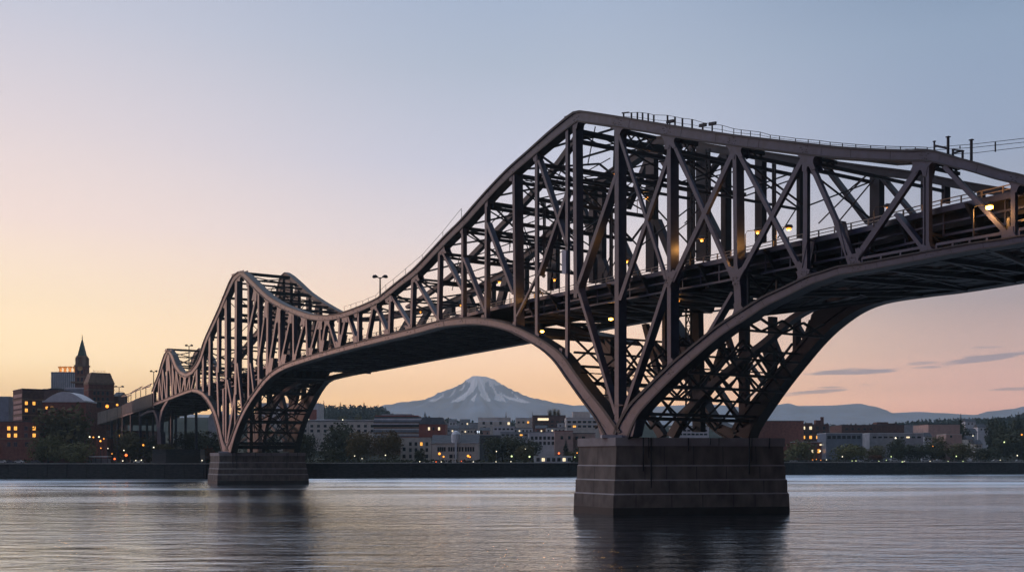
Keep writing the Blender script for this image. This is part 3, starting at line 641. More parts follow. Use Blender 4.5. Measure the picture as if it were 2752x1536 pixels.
ry=nt.nodes.new('ShaderNodeMapRange'); ry.interpolation_type='SMOOTHSTEP'; ry.inputs['From Min'].default_value=40; ry.inputs['From Max'].default_value=520; ry.inputs['To Min'].default_value=.03; ry.inputs['To Max'].default_value=.36; nt.links.new(yr.outputs['Y'],ry.inputs['Value'])
ra=nt.nodes.new('ShaderNodeMath'); ra.operation='MULTIPLY'; nt.links.new(ry.outputs['Result'],ra.inputs[0]); nt.links.new(pr.outputs['Result'],ra.inputs[1]); nt.links.new(ra.outputs[0],b.inputs['Roughness'])
w1=wave((.09,.22,1),1,.40,6,None,.12)
w2=wave((.42,1.0,1),1,.13,4,w1,-.25)
w3=wave((1.5,3.6,1),1,.02,3,w2,.2)
nt.links.new(pr.outputs['Result'],w2.inputs['Strength']); nt.links.new(pr.outputs['Result'],w3.inputs['Strength'])
nt.links.new(w3.outputs['Normal'],b.inputs['Normal'])
gls=nt.nodes.new('ShaderNodeBsdfGlossy'); gls.inputs['Color'].default_value=(.84,.93,1,1); nt.links.new(ra.outputs[0],gls.inputs['Roughness']); nt.links.new(w3.outputs['Normal'],gls.inputs['Normal'])
fre=nt.nodes.new('ShaderNodeFresnel'); fre.inputs['IOR'].default_value=1.333; fpw=nt.nodes.new('ShaderNodeMath'); fpw.operation='POWER'; fpw.inputs[1].default_value=.48; nt.links.new(fre.outputs['Fac'],fpw.inputs[0])
mxs=nt.nodes.new('ShaderNodeMixShader'); nt.links.new(fpw.outputs[0],mxs.inputs['Fac']); nt.links.new(b.outputs[0],mxs.inputs[1]); nt.links.new(gls.outputs[0],mxs.inputs[2]); nt.links.new(mxs.outputs[0],nt.nodes['Material Output'].inputs['Surface'])
wat=tag(mb.build('water',[wm]),kind='structure')
def bank_y(x):
    for (x0,y0),(x1,y1) in zip(BANK,BANK[1:]):
        if x0<=x<=x1: return y0+(y1-y0)*(x-x0)/(x1-x0)
    return BANK[0][1] if x<BANK[0][0] else BANK[-1][1]
def gz(x,y):
    s=y-bank_y(x); h=7.4
    if s>150: h+=(s-150)*.038
    if s>900: h+=(s-900)*.02
    return h
# embankment wall: three stretches, each a thing
def seawall(label,pts,rail):
    o=empty('embankment_wall',(pts[0][0],pts[0][1],0),label,'wall','embankment walls along the far bank'); ox,oy=pts[0]
    mb=MB(); cp=MB(); pl=MB()
    for (x0,y0),(x1,y1) in zip(pts,pts[1:]):
        a,bq=V((x0-ox,y0-oy,0)),V((x1-ox,y1-oy,0)); d=(bq-a).normalized(); n=V((-d.y,d.x,0))
        if n.y<0:n=-n
        a=a-d*1.6; bq=bq+d*1.6
        mb.prism([a-V((0,0,2)),a+n*3-V((0,0,2)),a+n*3+V((0,0,7.2)),a+n*.8+V((0,0,7.2))],bq-a)
        cp.prism([a+n*.45+V((0,0,7.2)),a+n*3+V((0,0,7.2)),a+n*3+V((0,0,7.55)),a+n*.45+V((0,0,7.55))],bq-a)
        k=int((bq-a).length/9)
        for i in range(k):
            p=a.lerp(bq,(i+.5)/k); pl.bar(p+n*.3-V((0,0,1)),p+n*.65+V((0,0,7.1)),.5,.3)
    mb.build('wall_face',[M['wall']],o); cp.build('coping',[M['coping']],o); pl.build('pilaster',[M['wall']],o)
    if rail:
        rl=MB()
        for (x0,y0),(x1,y1) in zip(pts,pts[1:]):
            a,bq=V((x0-ox,y0-oy,7.5)),V((x1-ox,y1-oy,7.5)); d=(bq-a).normalized(); n=V((-d.y,d.x,0)); a+=n;bq+=n
            rl.bar(a+V((0,0,1.1)),bq+V((0,0,1.1)),.12); rl.bar(a+V((0,0,.6)),bq+V((0,0,.6)),.08)
            k=int((bq-a).length/3)
            for i in range(k): p=a.lerp(bq,i/k); rl.bar(p,p+V((0,0,1.1)),.12)
        rl.build('guard_rail',[M['polew']],o)
seawall('dark stone embankment wall left of the middle river pier',BANK[:4],False)
seawall('dark stone embankment wall between the two river piers',BANK[3:7],False)
seawall('dark embankment wall with a pale guard rail right of the big pier',BANK[6:],True)
def grid(name,x0,x1,nx,yf0,yf1,ny,zf,mats,kind='structure',attr=None):
    mb=MB()
    for j in range(ny+1):
        for i in range(nx+1):
            x=x0+(x1-x0)*i/nx; ya,yb=yf0(x),yf1(x); y=ya+(yb-ya)*(j/ny)
            mb.v.append((x,y,zf(x,y)))
    for j in range(ny):
        for i in range(nx):
            a=j*(nx+1)+i; mb.f.append((a,a+1,a+nx+2,a+nx+1)); mb.m.append(0)
    o=mb.build(name,mats,None,None,True); return tag(o,kind=kind)
grid('ground',-1400,1800,100,lambda x:bank_y(x)+1.5,lambda x:2300,60,lambda x,y:gz(x,y)+.02,[M['ground']])
# a lit promenade strip behind the wall, laid just above the ground
mb=MB()
for (x0,y0),(x1,y1) in zip(BANK,BANK[1:]): mb.face([(x0,y0+3.2,7.62),(x1,y1+3.2,7.62),(x1,y1+14,7.62),(x0,y0+14,7.62)])
tag(mb.build('promenade_path',[M['coping']]),kind='structure')
def interp(tab,x):
    if x<=tab[0][0]: return tab[0][1]
    for (a,p),(c,q) in zip(tab,tab[1:]):
        if x<=c: t=(x-a)/(c-a); t=t*t*(3-2*t); return p+(q-p)*t
    return tab[-1][1]
from mathutils import noise as NZ
HILL=[(-800,1150),(0,1126),(300,1124),(700,1124),(820,1108),(880,1098),(950,1097),(1030,1101),(1056,1122),(1120,1130),(1300,1140),(1500,1140),(2000,1144),(2250,1150),(2400,1146),(2530,1138),(2600,1134),(2700,1128),(2752,1122),(3200,1110)]
def hz(x,y):
    xp=CX+x/y*F; top=(HY-interp(HILL,xp))/F*1900+CH
    t=(y-1250)/650
    s=max(0,min(1,t)); s=s*s*(3-2*s)
    b=(y-1900)/1500; f=1 if b<0 else max(.0,1-b*.4)
    return gz(x,1250)*0+ (24+(top-24)*s)*f + NZ.noise(V((x*.012,y*.012,3)))*5*s
grid('hills',-1300,1900,220,lambda x:1250,lambda x:3600,70,hz,[M['forest']])
# the snow-capped mountain and its foothills
RID=[(-600,1120),(0,1112),(700,1110),(960,1105),(1000,1096),(1040,1083),(1100,1082),(1133,1081),(1250,1088),(1460,1086),(1485,1081),(1520,1088),(1560,1085),(1700,1090),(1900,1083),(2046,1094),(2085,1084),(2118,1080),(2145,1087),(2230,1086),(2310,1081),(2340,1087),(2390,1106),(2470,1103),(2520,1106),(2620,1111),(2660,1101),(2720,1095),(2752,1088),(2900,1080),(3300,1100)]
LF=[(0,223),(11,222),(28,212),(40,201),(53,192),(80,179),(103,170),(130,157),(155,149),(200,142),(300,120),(420,80)]
RF=[(0,223),(27,220),(47,213),(60,205),(72,197),(90,186),(107,178),(130,166),(147,160),(165,154),(185,152),(215,143),(300,128),(420,90)]
MD=9000.0
def mz(x,y):
    xp=CX+x/MD*F; s=(MD-y)/3200
    f=max(0,1-abs(s))**1.15 if s>0 else max(0,1-abs(s)*1.6)
    n=NZ.fractal(V((x*.0016,y*.0016,1)),1,2,5)
    base=(HY-interp(RID,xp))*f*(1+.10*n*min(1,abs(s)*6))
    dx=(x-px(1281,0,MD).x)/MD*F; dy=(y-MD)/MD*F*1.0; r=math.hypot(dx,dy); an=math.atan2(dy,dx)
    w=.5+.5*math.cos(an)
    h=interp(LF,r)*(1-w)+interp(RF,r)*w
    gul=(NZ.noise(V((math.cos(an)*6,math.sin(an)*6,r*.004)))*.7+NZ.noise(V((math.cos(an)*15,math.sin(an)*15,r*.01)))*.4)*min(1,abs(dy)/18)*min(r,120)*.16
    h+=gul
    if r>420: h=0
    return max(base,h,8)/F*MD+2
def inpoly(x,y,P):
    c=False; n=len(P); j=n-1
    for i in range(n):
        if (P[i][1]>y)!=(P[j][1]>y) and x<(P[j][0]-P[i][0])*(y-P[i][1])/(P[j][1]-P[i][1]+1e-9)+P[i][0]: c=not c
        j=i
    return c
SNOW=[[(1560,165),(1645,165),(1640,200),(1600,265),(1590,290),(1555,320),(1500,365),(1440,385),(1385,388),(1400,370),(1470,335),(1530,290),(1555,250),(1560,215),(1520,222),(1522,195)],
[(1640,160),(1700,160),(1760,175),(1800,215),(1740,215),(1690,210),(1680,240),(1685,280),(1700,300),(1735,380),(1700,378),(1660,345),(1640,330),(1650,300),(1630,265),(1625,240),(1625,200)],
[(1700,180),(1800,205),(1845,245),(1800,240),(1760,230),(1770,270),(1800,310),(1830,340),(1872,384),(1820,380),(1768,355),(1775,325),(1755,280),(1725,235)],
[(1810,295),(1860,330),(1930,350),(2000,360),(2082,392),(2040,394),(1960,377),(1870,352),(1825,330)],[(1905,285),(1950,320),(1985,348),(1960,348),(1925,315)],
[(1405,280),(1442,276),(1425,300),(1400,325),(1365,348),(1395,315)],[(1320,325),(1352,320),(1300,355),(1240,382),(1195,380),(1260,350)],[(1615,312),(1600,360),(1598,382),(1558,362),(1590,335)],
[(1515,205),(1550,160),(1590,135),(1650,135),(1760,165),(1850,245),(1780,205),(1700,195),(1600,200)],[(1490,240),(1520,215),(1500,270),(1460,290)]]
SNOW=[[(780+x/3.22,960+y/3.22) for x,y in P] for P in SNOW]
def mountain():
    mb=MB(); xs=[]; x=-600.0
    while x<3300:
        xs.append(x); x+= 1.6 if 1040<x<1520 else (8 if 0<x<2752 else 30)
    ys=[5800,6300,6800,7200,7500,7700,7850,8000]+[8050+i*20 for i in range(49)]+[9040,9100,9200,9400,9800,10500]
    snow=[]
    for y in ys:
        for xp in xs:
            X=(xp-CX)/F*MD; z=mz(X,y); mb.v.append((X,y,z))
            vx,vy=CX+X/y*F,HY-(z-CH)/y*F
            sn=0.0
            if y<=9060 and vy<1098:
                jx=NZ.noise(V((X*.02,z*.02,0)))*3; jy=NZ.noise(V((X*.02,z*.02,9)))*3
                sn=1.0 if any(inpoly(vx+jx,vy+jy,P) for P in SNOW) else 0.0
            snow.append(sn)
    nx=len(xs)
    for j in range(len(ys)-1):
        for i in range(nx-1):
            a=j*nx+i; mb.f.append((a,a+1,a+nx+1,a+nx)); mb.m.append(0)
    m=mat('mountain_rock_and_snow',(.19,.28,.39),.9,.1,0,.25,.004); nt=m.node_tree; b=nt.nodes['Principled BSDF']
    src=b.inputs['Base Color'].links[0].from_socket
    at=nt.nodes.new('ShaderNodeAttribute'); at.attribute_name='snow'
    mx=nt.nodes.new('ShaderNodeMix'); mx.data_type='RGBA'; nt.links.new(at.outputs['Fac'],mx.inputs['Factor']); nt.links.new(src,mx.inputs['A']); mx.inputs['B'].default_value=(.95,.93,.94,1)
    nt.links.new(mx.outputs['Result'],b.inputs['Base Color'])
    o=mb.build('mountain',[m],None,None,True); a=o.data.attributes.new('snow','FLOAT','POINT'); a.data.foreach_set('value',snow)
    tag(o,kind='structure')
mountain()

# ---------------------------------------------------------------- buildings
def building(label,x0,x1,yt,d,wallm,dep=18,yb=None,roof='flat',roofm='slate',cat='building',name='building',wins=(),yaw=0,trim=None,extra=None,parapet=.8):
    a=(x0-CX)/F*d; c=(x1-CX)/F*d; xc=(a+c)/2; w=c-a; zt=CH+(HY-yt)/F*d
    zb=gz(xc,d)-1.0 if yb is None else CH+(HY-yb)/F*d
    o=empty(name,(xc,d,zb),label,cat); o.rotation_euler=(0,0,R(yaw)); h=zt-zb
    mb=MB(); mb.box(-w/2,w/2,0,dep,0,h); mb.build('wall',[M[wallm]],o)
    r=MB()
    if roof=='flat':
        r.box(-w/2-.15,w/2+.15,-.15,.45,h,h+parapet*.5); r.box(-w/2-.15,w/2+.15,dep-.45,dep+.15,h,h+parapet*.5); r.box(-w/2-.15,-w/2+.45,.45,dep-.45,h,h+parapet*.5); r.box(w/2-.45,w/2+.15,.45,dep-.45,h,h+parapet*.5); r.box(-w/2+.45,w/2-.45,.45,dep-.45,h-.1,h+.12)
    elif roof=='gable':
        k=extra or 3; r.prism([(-w/2-.3,-.4,h),(-w/2-.3,dep+.4,h),(-w/2-.3,dep/2,h+k)],(w+.6,0,0))
    elif roof=='hip':
        k=extra or 4; i=min(w*.13,dep*.3); B=[(-w/2-.3,-.3,h),(w/2+.3,-.3,h),(w/2+.3,dep+.3,h),(-w/2-.3,dep+.3,h)]; T=[(-w/2+i,i*.8,h+k),(w/2-i,i*.8,h+k),(w/2-i,dep-i*.8,h+k),(-w/2+i,dep-i*.8,h+k)]
        for q in range(4): r.face([B[q],B[(q+1)%4],T[(q+1)%4],T[q]])
        r.face(T); r.face(B[::-1])
    elif roof=='arch':
        k=extra or 4; n=12; P=[(-w/2+w*i/n,-.3,h+k*math.sin(math.pi*i/n)) for i in range(n+1)]; r.prism(P,(0,dep+.6,0))
    if r.v: r.build('roof',[M[roofm]],o)
    if trim:
        t=MB()
        for ty,tm in trim:
            z=CH+(HY-ty)/F*d-zb; t.box(-w/2-.22,w/2+.22,-.22,dep+.1,z-.35,z+.35)
        t.build('cornice',[M[trim[0][1]]],o)
    cells={}
    for xsx,ysx,ww,wh,lit in wins:
        for j,wy in enumerate(ysx):
            for i,wx in enumerate(xsx):
                X=(wx-CX)/F*d-xc; Z=CH+(HY-wy)/F*d-zb; hw,hh=ww/2/F*d,wh/2/F*d
                g='lit' if (i,j) in lit else ('litw' if (i,j,'w') in lit else 'glass')
                q=MB(); q.box(X-hw-.12,X+hw+.12,-.1,.05,Z-hh-.12,Z+hh+.12,0); fr=q.build('window',[M['wframe']],o); q=MB(); q.box(X-hw,X-.06,-.14,-.09,Z-hh,Z+hh); q.box(X+.06,X+hw,-.14,-.09,Z-hh,Z+hh); q.build('pane',[M[g]],fr)
    return o,w,h,zb
def roofbox(o,w,h,bits,m='grey',name='roof_plant'):
    for fx,bw,bh,y in bits:
        q=MB(); q.box(fx*w-bw/2,fx*w+bw/2,y,y+bw,h,h+bh); q.build(name,[M[m]],o)
def lins(a,b,n): return [a+(b-a)*i/(n-1) for i in range(n)] if n>1 else [(a+b)/2]
# left quarter by the water
o,w,h,_=building('tall brown brick corner block with lit windows and pale banded left side',62,116,1046,565,'brick_dark',22,None,'flat','slate',wins=(((72,91,104),(1083,1102),6.5,9,{(0,0),(1,0),(0,1)}),((72,91),(1124,),7,6,())),trim=((1073,'stone'),(1115,'stone'),(1133,'stone')),yaw=38)
q=MB(); k=565/F
for zz in (1062,1078,1092,1106,1122): z=CH+(HY-zz)*k-_; q.box(-w/2-.12,-w/2+.05,.6,20,z-.9,z+.9)
q.build('side_band',[M['brick_pink']],o)
o,w,h,_=building('dark brick rear block with rooftop plant behind the white arched gable',100,156,1047,640,'brick_dark',22,None,'flat','slate'); roofbox(o,w,h,((.1,7,1.4,6),(-.25,4,1,5)),'slate')
o,w,h,_=building('lower dark brick block with orange lit windows at the left edge',-40,105,1133,520,'brick',20,None,'flat','slate',wins=(((24,42,70,92),(1150,1169),8,10,{(0,0),(1,0),(3,0),(0,1),(1,1),(3,1)}),((24,42,72),(1193,),8,11,())),trim=((1178,'stone'),))
building('small blue-grey block with a pale roof cap at the far left edge',-30,23,1066,640,'greyblue',16,None,'flat','white')
building('brick hall with a pale arched gable roof behind the big tree',115,231,1079,545,'brick',14,None,'arch','pale',extra=5.4,wins=(((126,140,205),(1095,),6,7,{(0,0),(1,0)}),),trim=((1078,'white'),))
o,w,h,_=building('pale grey ribbed tower block with four gold flared chimneys',137,203,1000,900,'greyblue',24,None,'flat','pale',name='tower_block')
q=MB()
for i in range(12): X=-w/2+w*(i+.5)/12; q.box(X-.35,X+.35,-.5,.02,0,h-1)
q.build('column_rib',[M['pale']],o)
for f in (-.24,-.05,.15,.36):
    q=MB(); q.lathe((f*w,6,h),((1.6,0),(1.3,.8),(1.05,3),(1.2,3.8),(2.0,4.8),(2.1,5.6),(1.7,5.7)),10); q.build('chimney',[M['gold']],o)
for f in (-.15,.05,.25):
    l_=bpy.data.lights.new('chimney_floodlight','POINT'); l_.energy=260; l_.color=(1,.5,.15); l_.shadow_soft_size=.3; lo_=bpy.data.objects.new('chimney_floodlight',l_); C.objects.link(lo_); lo_.location=V(o.location)+V((f*w,3.2,h+1.2))
# clock tower
def spire_tower():
    d=760; xc=px(221,0,d).x; zb=gz(xc,d); o=empty('clock_tower',(xc,d,zb),'slender brick clock tower with open belfry and green copper spire','tower')
    z=lambda y: CH+(HY-y)/F*d-zb; k=d/F
    q=MB(); q.box(-13.5*k,13.5*k,-13.5*k,13.5*k,0,z(982)); q.build('shaft',[M['brick']],o)
    q=MB(); q.prism([(-22*k,-22*k,z(1030)),(22*k,-22*k,z(1030)),(22*k,22*k,z(1030)),(-22*k,22*k,z(1030))],(0,0,1.2)); q.box(-15.5*k,15.5*k,-15.5*k,15.5*k,z(985),z(981)); q.box(-14.6*k,14.6*k,-14.6*k,14.6*k,z(1014),z(1011)); q.build('cornice',[M['stone']],o)
    q=MB(); s=9.2*k
    for sx in (-1,1):
        for sy in (-1,1): q.box(sx*s-1.1,sx*s+1.1,sy*s-1.1,sy*s+1.1,z(981)+.002,z(960))
    q.box(-11*k,11*k,-11*k,11*k,z(960),z(956)); q.box(-s,s,-s,s,z(981)+.003,z(977)); q.build('belfry',[M['stone']],o)
    q=MB(); T=(0,0,z(906)); B=[(-9.2*k,-9.2*k,z(956)),(9.2*k,-9.2*k,z(956)),(9.2*k,9.2*k,z(956)),(-9.2*k,9.2*k,z(956))]
    for i in range(4): q.face([B[i],B[(i+1)%4],T])
    q.face(B[::-1]); q.bar((0,0,z(910)),(0,0,z(899)),.35); q.lathe((0,0,z(907)),((.1,-.6),(.6,0),(.1,.6)),8); q.build('spire',[M['copper']],o)
    q=MB(); q.lathe((0,0,0),((.01,0),(1.9,0.01),(1.9,.2),(.01,.21)),16)
    c=q.build('clock_face',[M['gold']],o,(0,-13.5*k-.02,z(990))); c.rotation_euler=(R(90),0,0)
    for yy in (1000,1020):
        for xx in (-5,5): q=MB(); q.box(xx*k-.7,xx*k+.7,-13.5*k-.12,-13.5*k+.02,z(yy)-1.4,z(yy)+1.4); q.build('window',[M['glass']],o)
spire_tower()
building('green-grey glass block in front of the clock tower',176,240,1042,690,'greyblue',20,None,'flat','pale',trim=((1043,'pale'),))
o,w,h,_=building('brick corner building with brown mansard roof and thin roof railing',240,305,1029,640,'brick',15,None,'hip','stone',yaw=33,extra=6.6,wins=(((255,265,276,288),(1056,1072),5,9,()),((266,287),(1087,),12,14,())),trim=((1031,'stone'),(1047,'stone'),(1078,'stone')))
q=MB(); zr=h+6.6
for xx in (-.22*w,.22*w): q.bar((xx,6,zr),(xx,6,zr+2.2),.12)
q.bar((-.22*w,6,zr+1.4),(.22*w,6,zr+1.4),.12); q.bar((-.22*w,6,zr+.7),(.22*w,6,zr+.7),.08); q.build('roof_railing',[M['pole']],o)
q=MB(); q.prism([(w*.32,2,h),(w*.5,2,h),(w*.4,5,h+7)],(0,4,0)); q.build('gable',[M['stone']],o)
building('dark brick annex with a sloped roof right of the mansard building',303,321,1064,660,'brick_dark',14,None,'gable','slate',extra=3)
building('warm lit brick wall block between the bank trees',258,288,1176,520,'brick',8,None,'flat','slate')
building('low brick terrace behind the trees under the approach viaduct',286,400,1158,640,'brick_dark',16,None,'flat','slate',wins=((lins(300,390,6),(1170,),7,6,{(1,0)}),))
building('pale bulk of a hall with curved roof seen through the middle pier arches',560,600,1122,800,'grey',25,None,'arch','grey',extra=6)
# middle
o,w,h,_=building('white theatre block with a dark red panel at the hill foot',700,855,1083,980,'pale',30,None,'flat','pale')
q=MB(); X=(837-CX)/F*980-o.location.x; q.box(X-5,X+5,-.25,.02,h-16,h-6); q.build('wall_panel',[M['roofred']],o)
o,w,h,_=building('long pale office building with dark square windows beside the middle pier',700,1008,1133,860,'cream',22,None,'flat','pale',wins=((lins(748,1000,15),(1144,1157),7,6.5,{(3,0)}),),trim=((1128,'white'),)); roofbox(o,w,h,((.05,16,2.4,6),(.3,22,1.8,6),(-.1,9,2,5)),'pale')
o,w,h,_=building('terraced office block stepped in light and dark bands with red top',1004,1146,1134,800,'stone',34,None,'flat','slate')
for i,(fx0,fx1,z0,z1,m) in enumerate(((-.5,.40,0,1.9,'greyblue'),(-.5,.40,1.9,3.2,'pale'),(-.49,.36,3.2,4.6,'slate'),(-.48,.34,4.6,5.5,'roofred'),(-.36,.22,5.5,6.6,'grey'))):
    q=MB(); q.box(fx0*w,fx1*w,1.5+i*.4,30,h+z0+.002*i,h+z1); q.build('storey',[M[m]],o)
for i in range(3):
    q=MB(); z=h-3.4-i*4.2; q.box(-w/2-.3+0,w/2+.3,-.35,.02,z,z+1.5); q.build('window_band',[M['greyblue' if i else 'glass']],o)
    q=MB(); q.box(-w/2-.5,w/2+.5,-.55,.02,z+1.7,z+2.6); q.build('balcony',[M['pale']],o)
building('red brick building with black hipped roof and three pale windows',1126,1198,1139,740,'roofred',20,None,'hip','slate',extra=5,wins=(((1153,1165,1180),(1151,),5,8,{(0,0,'w'),(2,0,'w')}),))
building('cream three-storey house with arched windows and one lit lantern',1077,1159,1174,600,'cream',20,None,'flat','roofred',wins=((lins(1103,1147,4),(1192,1208,1225),6,9,{(2,0)}),((1086,),(1206,1225),7,9,())))
o,w,h,_=building('wide pale hall with dark sloped roof and columned front',1160,1286,1190,590,'cream',24,None,'gable','slate',extra=5,wins=((lins(1178,1195,4)+lins(1207,1220,3)+lins(1228,1243,3)+lins(1252,1272,4),(1206,),4,11,()),((1212,1224,1262),(1225,),8,9,())),trim=((1190,'white'),))
q=MB(); X=(1225-CX)/F*590-o.location.x; q.box(X-.6,X+.6,-.9,.1,0,h+2); q.build('flag_column',[M['white']],o)
q=MB(); q.tube([(X,2,h+.2),(X,2,h+2),(X,2,h+5.2),(X,2,h+6.6),(X,2,h+7.4)],[2.7,2.7,2.7,1.7,.2],12); q.build('cupola',[M['white']],o)
building('dark glass office strip with a lit sign over its roof',1236,1345,1169,700,'slate',20,None,'flat','grey',wins=((lins(1250,1335,8),(1179,),9,3,()),))
def sign(txt,label,xp,yp,d,hpx,m,cat='sign'):
    cu=bpy.data.curves.new('lettering','FONT'); cu.body=txt; cu.size=hpx/F*d*1.35; cu.extrude=.06; cu.align_x='CENTER'
    t=bpy.data.objects.new('lettering',cu); C.objects.link(t)
    dg=bpy.context.evaluated_depsgraph_get(); me=bpy.data.meshes.new_from_object(t.evaluated_get(dg)); bpy.data.objects.remove(t)
    me.materials.clear(); me.materials.append(M[m])
    o=empty('roof_sign',px(xp,yp,d),label,cat); q=MB(); k=hpx/F*d; wd=k*len(txt)*.5+.5
    q.box(-wd,wd,.1,.4,-.4,k+.4); q.box(-wd*.8,-wd*.8+.2,.15,.35,-5,-.4); q.box(wd*.8-.2,wd*.8,.15,.35,-5,-.4); q.build('board',[M['slate']],o)
    l=bpy.data.objects.new('lettering',me); C.objects.link(l); l.parent=o; l.rotation_euler=(R(90),0,0)
sign('91','white lit numerals 91 on a dark roof board behind the pale hall',1286,1163,690,7,'signlit')
building('pale stepped concrete block with a lit corner window, under the hill spire trees',1285,1372,1122,900,'cream',30,None,'flat','pale',wins=(((1300,1320,1345),(1136,),6,7,()),((1367,),(1137,),6,7,{(0,0,'w')})),trim=((1131,'pale'),))
building('small cream wing at the left foot of the stepped block',1284,1322,1141,880,'cream',16,None,'flat','pale',wins=(((1302,),(1150,),6,8,()),))
building('low white terrace roof row with dark window strip',1325,1383,1146,820,'pale',20,None,'flat','white',wins=((lins(1332,1376,5),(1152,),6,4,()),))
building('grey block with a pale lit front left of the dark brown offices',1386,1440,1123,950,'cream',26,None,'flat','grey',wins=((lins(1394,1432,4),(1134,),5,5,{(2,0)}),))
o,w,h,_=building('dark brown flat office block with a lit roof sign panel',1432,1520,1116,900,'brick_dark',30,None,'flat','slate',wins=((lins(1442,1512,6),(1132,1142),7,4,{(5,1)}),)); q=MB(); q.box(-w*.35,-w*.02,-.4,-.05,h-4.2,h-2.2); q.build('sign_panel',[M['litw']],o)
building('long grey flat-roofed warehouse row in the middle of town',1345,1492,1161,760,'grey',30,None,'flat','greyblue',wins=((lins(1352,1486,12),(1168,),7,4,{(4,0),(9,0)}),))
building('white apartment block with grid of dark windows beside the pink house',1421,1491,1163,650,'pale',18,None,'flat','pale',wins=((lins(1430,1486,6),(1176,1190),6,8,()),))
building('pink stucco house left of the big pier',1491,1540,1158,640,'brick_pink',18,None,'flat','roofred',wins=(((1510,1530),(1175,),6,8,()),))
building('pinkish low house tucked against the big pier',1538,1600,1164,650,'brick_pink',18,None,'flat','slate',wins=(((1550,1568),(1176,),7,8,()),))
building('large pale hospital-like block with balconies behind the big arch leg',1522,1690,1122,850,'cream',30,None,'flat','pale',wins=((lins(1530,1680,12),(1133,1145),8,5,{(1,1)}),),trim=((1128,'white'),(1139,'white'))) 
building('pale square tower top behind the balcony block',1540,1586,1107,900,'cream',16,None,'flat','cream')
building('low white boathouse with yellow lit doors on the embankment',1436,1538,1226,575,'pale',10,None,'flat','white',wins=((lins(1446,1530,7),(1234,),8,9,{(1,0,'w'),(5,0,'w')}),))
building('grey gabled shed between bank trees',1345,1378,1206,640,'grey',16,None,'gable','grey',extra=4)
building('long low brown roofs below the terraced block',1160,1240,1168,760,'brick_dark',20,None,'flat','slate')
building('dark distant rooftop row on the ridge left of the stepped block',1190,1300,1136,1150,'grey',30,None,'flat','slate')
for lab,x0,x1,y,d,m,rf in (('small pale flat house above the pale hall roof',1166,1196,1152,850,'pale','flat'),('grey gabled house left of the lit sign',1200,1232,1150,880,'grey','gable'),('low cream block under the long ridge roofs',1236,1282,1152,840,'cream','flat'),('tan gabled house beneath the stepped block',1290,1316,1156,790,'brick_pink','gable'),('white low block between stepped block and dark offices',1380,1432,1150,830,'pale','flat'),
 ('brown gabled house in front of the dark brown offices',1440,1470,1150,800,'brick','gable'),('pale narrow block behind the white apartments',1468,1520,1149,790,'cream','flat'),('grey rooftop block left of the balcony block',1500,1526,1136,870,'grey','flat'),('dark red ridge house above the terraced block',1146,1164,1128,1000,'roofred','gable'),('pale ridge house right of the lone fir',1206,1226,1131,1050,'pale','gable'),
 ('grey house on the ridge under the slim firs',1236,1262,1131,1080,'grey','gable')):
    building(lab,x0,x1,y,d,m,12,None,rf,'slate',cat='house',name='house',extra=2.5,wins=((lins(x0+6,x1-6,max(2,int((x1-x0)/9))),(y+7,),3.5,4.5,{(1,0,'w')} if x0%4==0 else ()),))
# right of the big pier
building('white office wing seen between the pier top and truss legs',1811,1905,1148,760,'pale',22,None,'flat','white',wins=((lins(1818,1896,8),(1156,1166),8,4,()),))
o,w,h,_=building('big brown brick complex with orange lit windows, right of the pier',2052,2128,1141,760,'brick',30,None,'flat','brick_dark',wins=(((2107,),(1151,),5,9,{(0,0)}),((2065,2085),(1158,1172),8,7,())))
roofbox(o,w,h,((-.3,8,2.5,10),(.1,5,1.6,8)),'brick_dark')
o,w,h,_=building('brick wing of the brown complex with rows of pale and orange windows',2128,2228,1140,770,'brick_dark',30,None,'flat','brick_dark',wins=((lins(2142,2215,5),(1149,1162,1174),6.5,8,{(0,2),(1,2),(2,2),(3,2),(0,1,'w'),(1,0,'w'),(2,0,'w')}),))
roofbox(o,w,h,((-.3,6,3.2,8),(.32,5,3.6,8),(.05,4,1.5,6),(.4,2,6,7)),'brick_dark')
building('long flat rooftop behind the brick complex',2031,2160,1131,720,'brick',24,None,'flat','slate')
building('low brick warehouse with white window strips behind the willow',2145,2308,1187,700,'brick',20,None,'flat','pale',wins=((lins(2160,2300,10),(1194,),8,4,{(3,0,'w')}),((2184,2200,2216),(1211,),6,10,{(0,0,'w'),(1,0)})))
building('white-fronted glass showroom above the willow trees',2220,2318,1164,690,'greyblue',20,None,'flat','white',wins=((lins(2228,2308,7),(1174,),9,8,()),))
building('dark brown factory block with chimney stubs',2262,2352,1142,800,'brick_dark',30,None,'flat','slate',wins=((lins(2275,2340,5),(1152,),6,5,()),))
o,w,h,_=building('brown stepped warehouse right of the factory block',2345,2430,1141,820,'brick_dark',28,None,'flat','slate'); roofbox(o,w,h,((-.1,9,2.5,6),(.25,5,1.6,6)),'brick_dark')
building('long white flat-roofed store with a row of vents',2337,2482,1164,720,'grey',30,None,'flat','white',wins=((lins(2350,2470,9),(1174,),9,4,{(6,0,'w')}),))
building('grey-green factory end wall on the ridge',2425,2500,1142,900,'grey',26,None,'flat','grey')
building('plain pinkish brick warehouse below the hillside trees',2495,2580,1140,780,'brick_pink',30,None,'flat','slate')
building('low pink annex right under the pinkish warehouse',2543,2585,1167,700,'brick_pink',16,None,'flat','cream',wins=(((2556,),(1172,),5,5,()),))
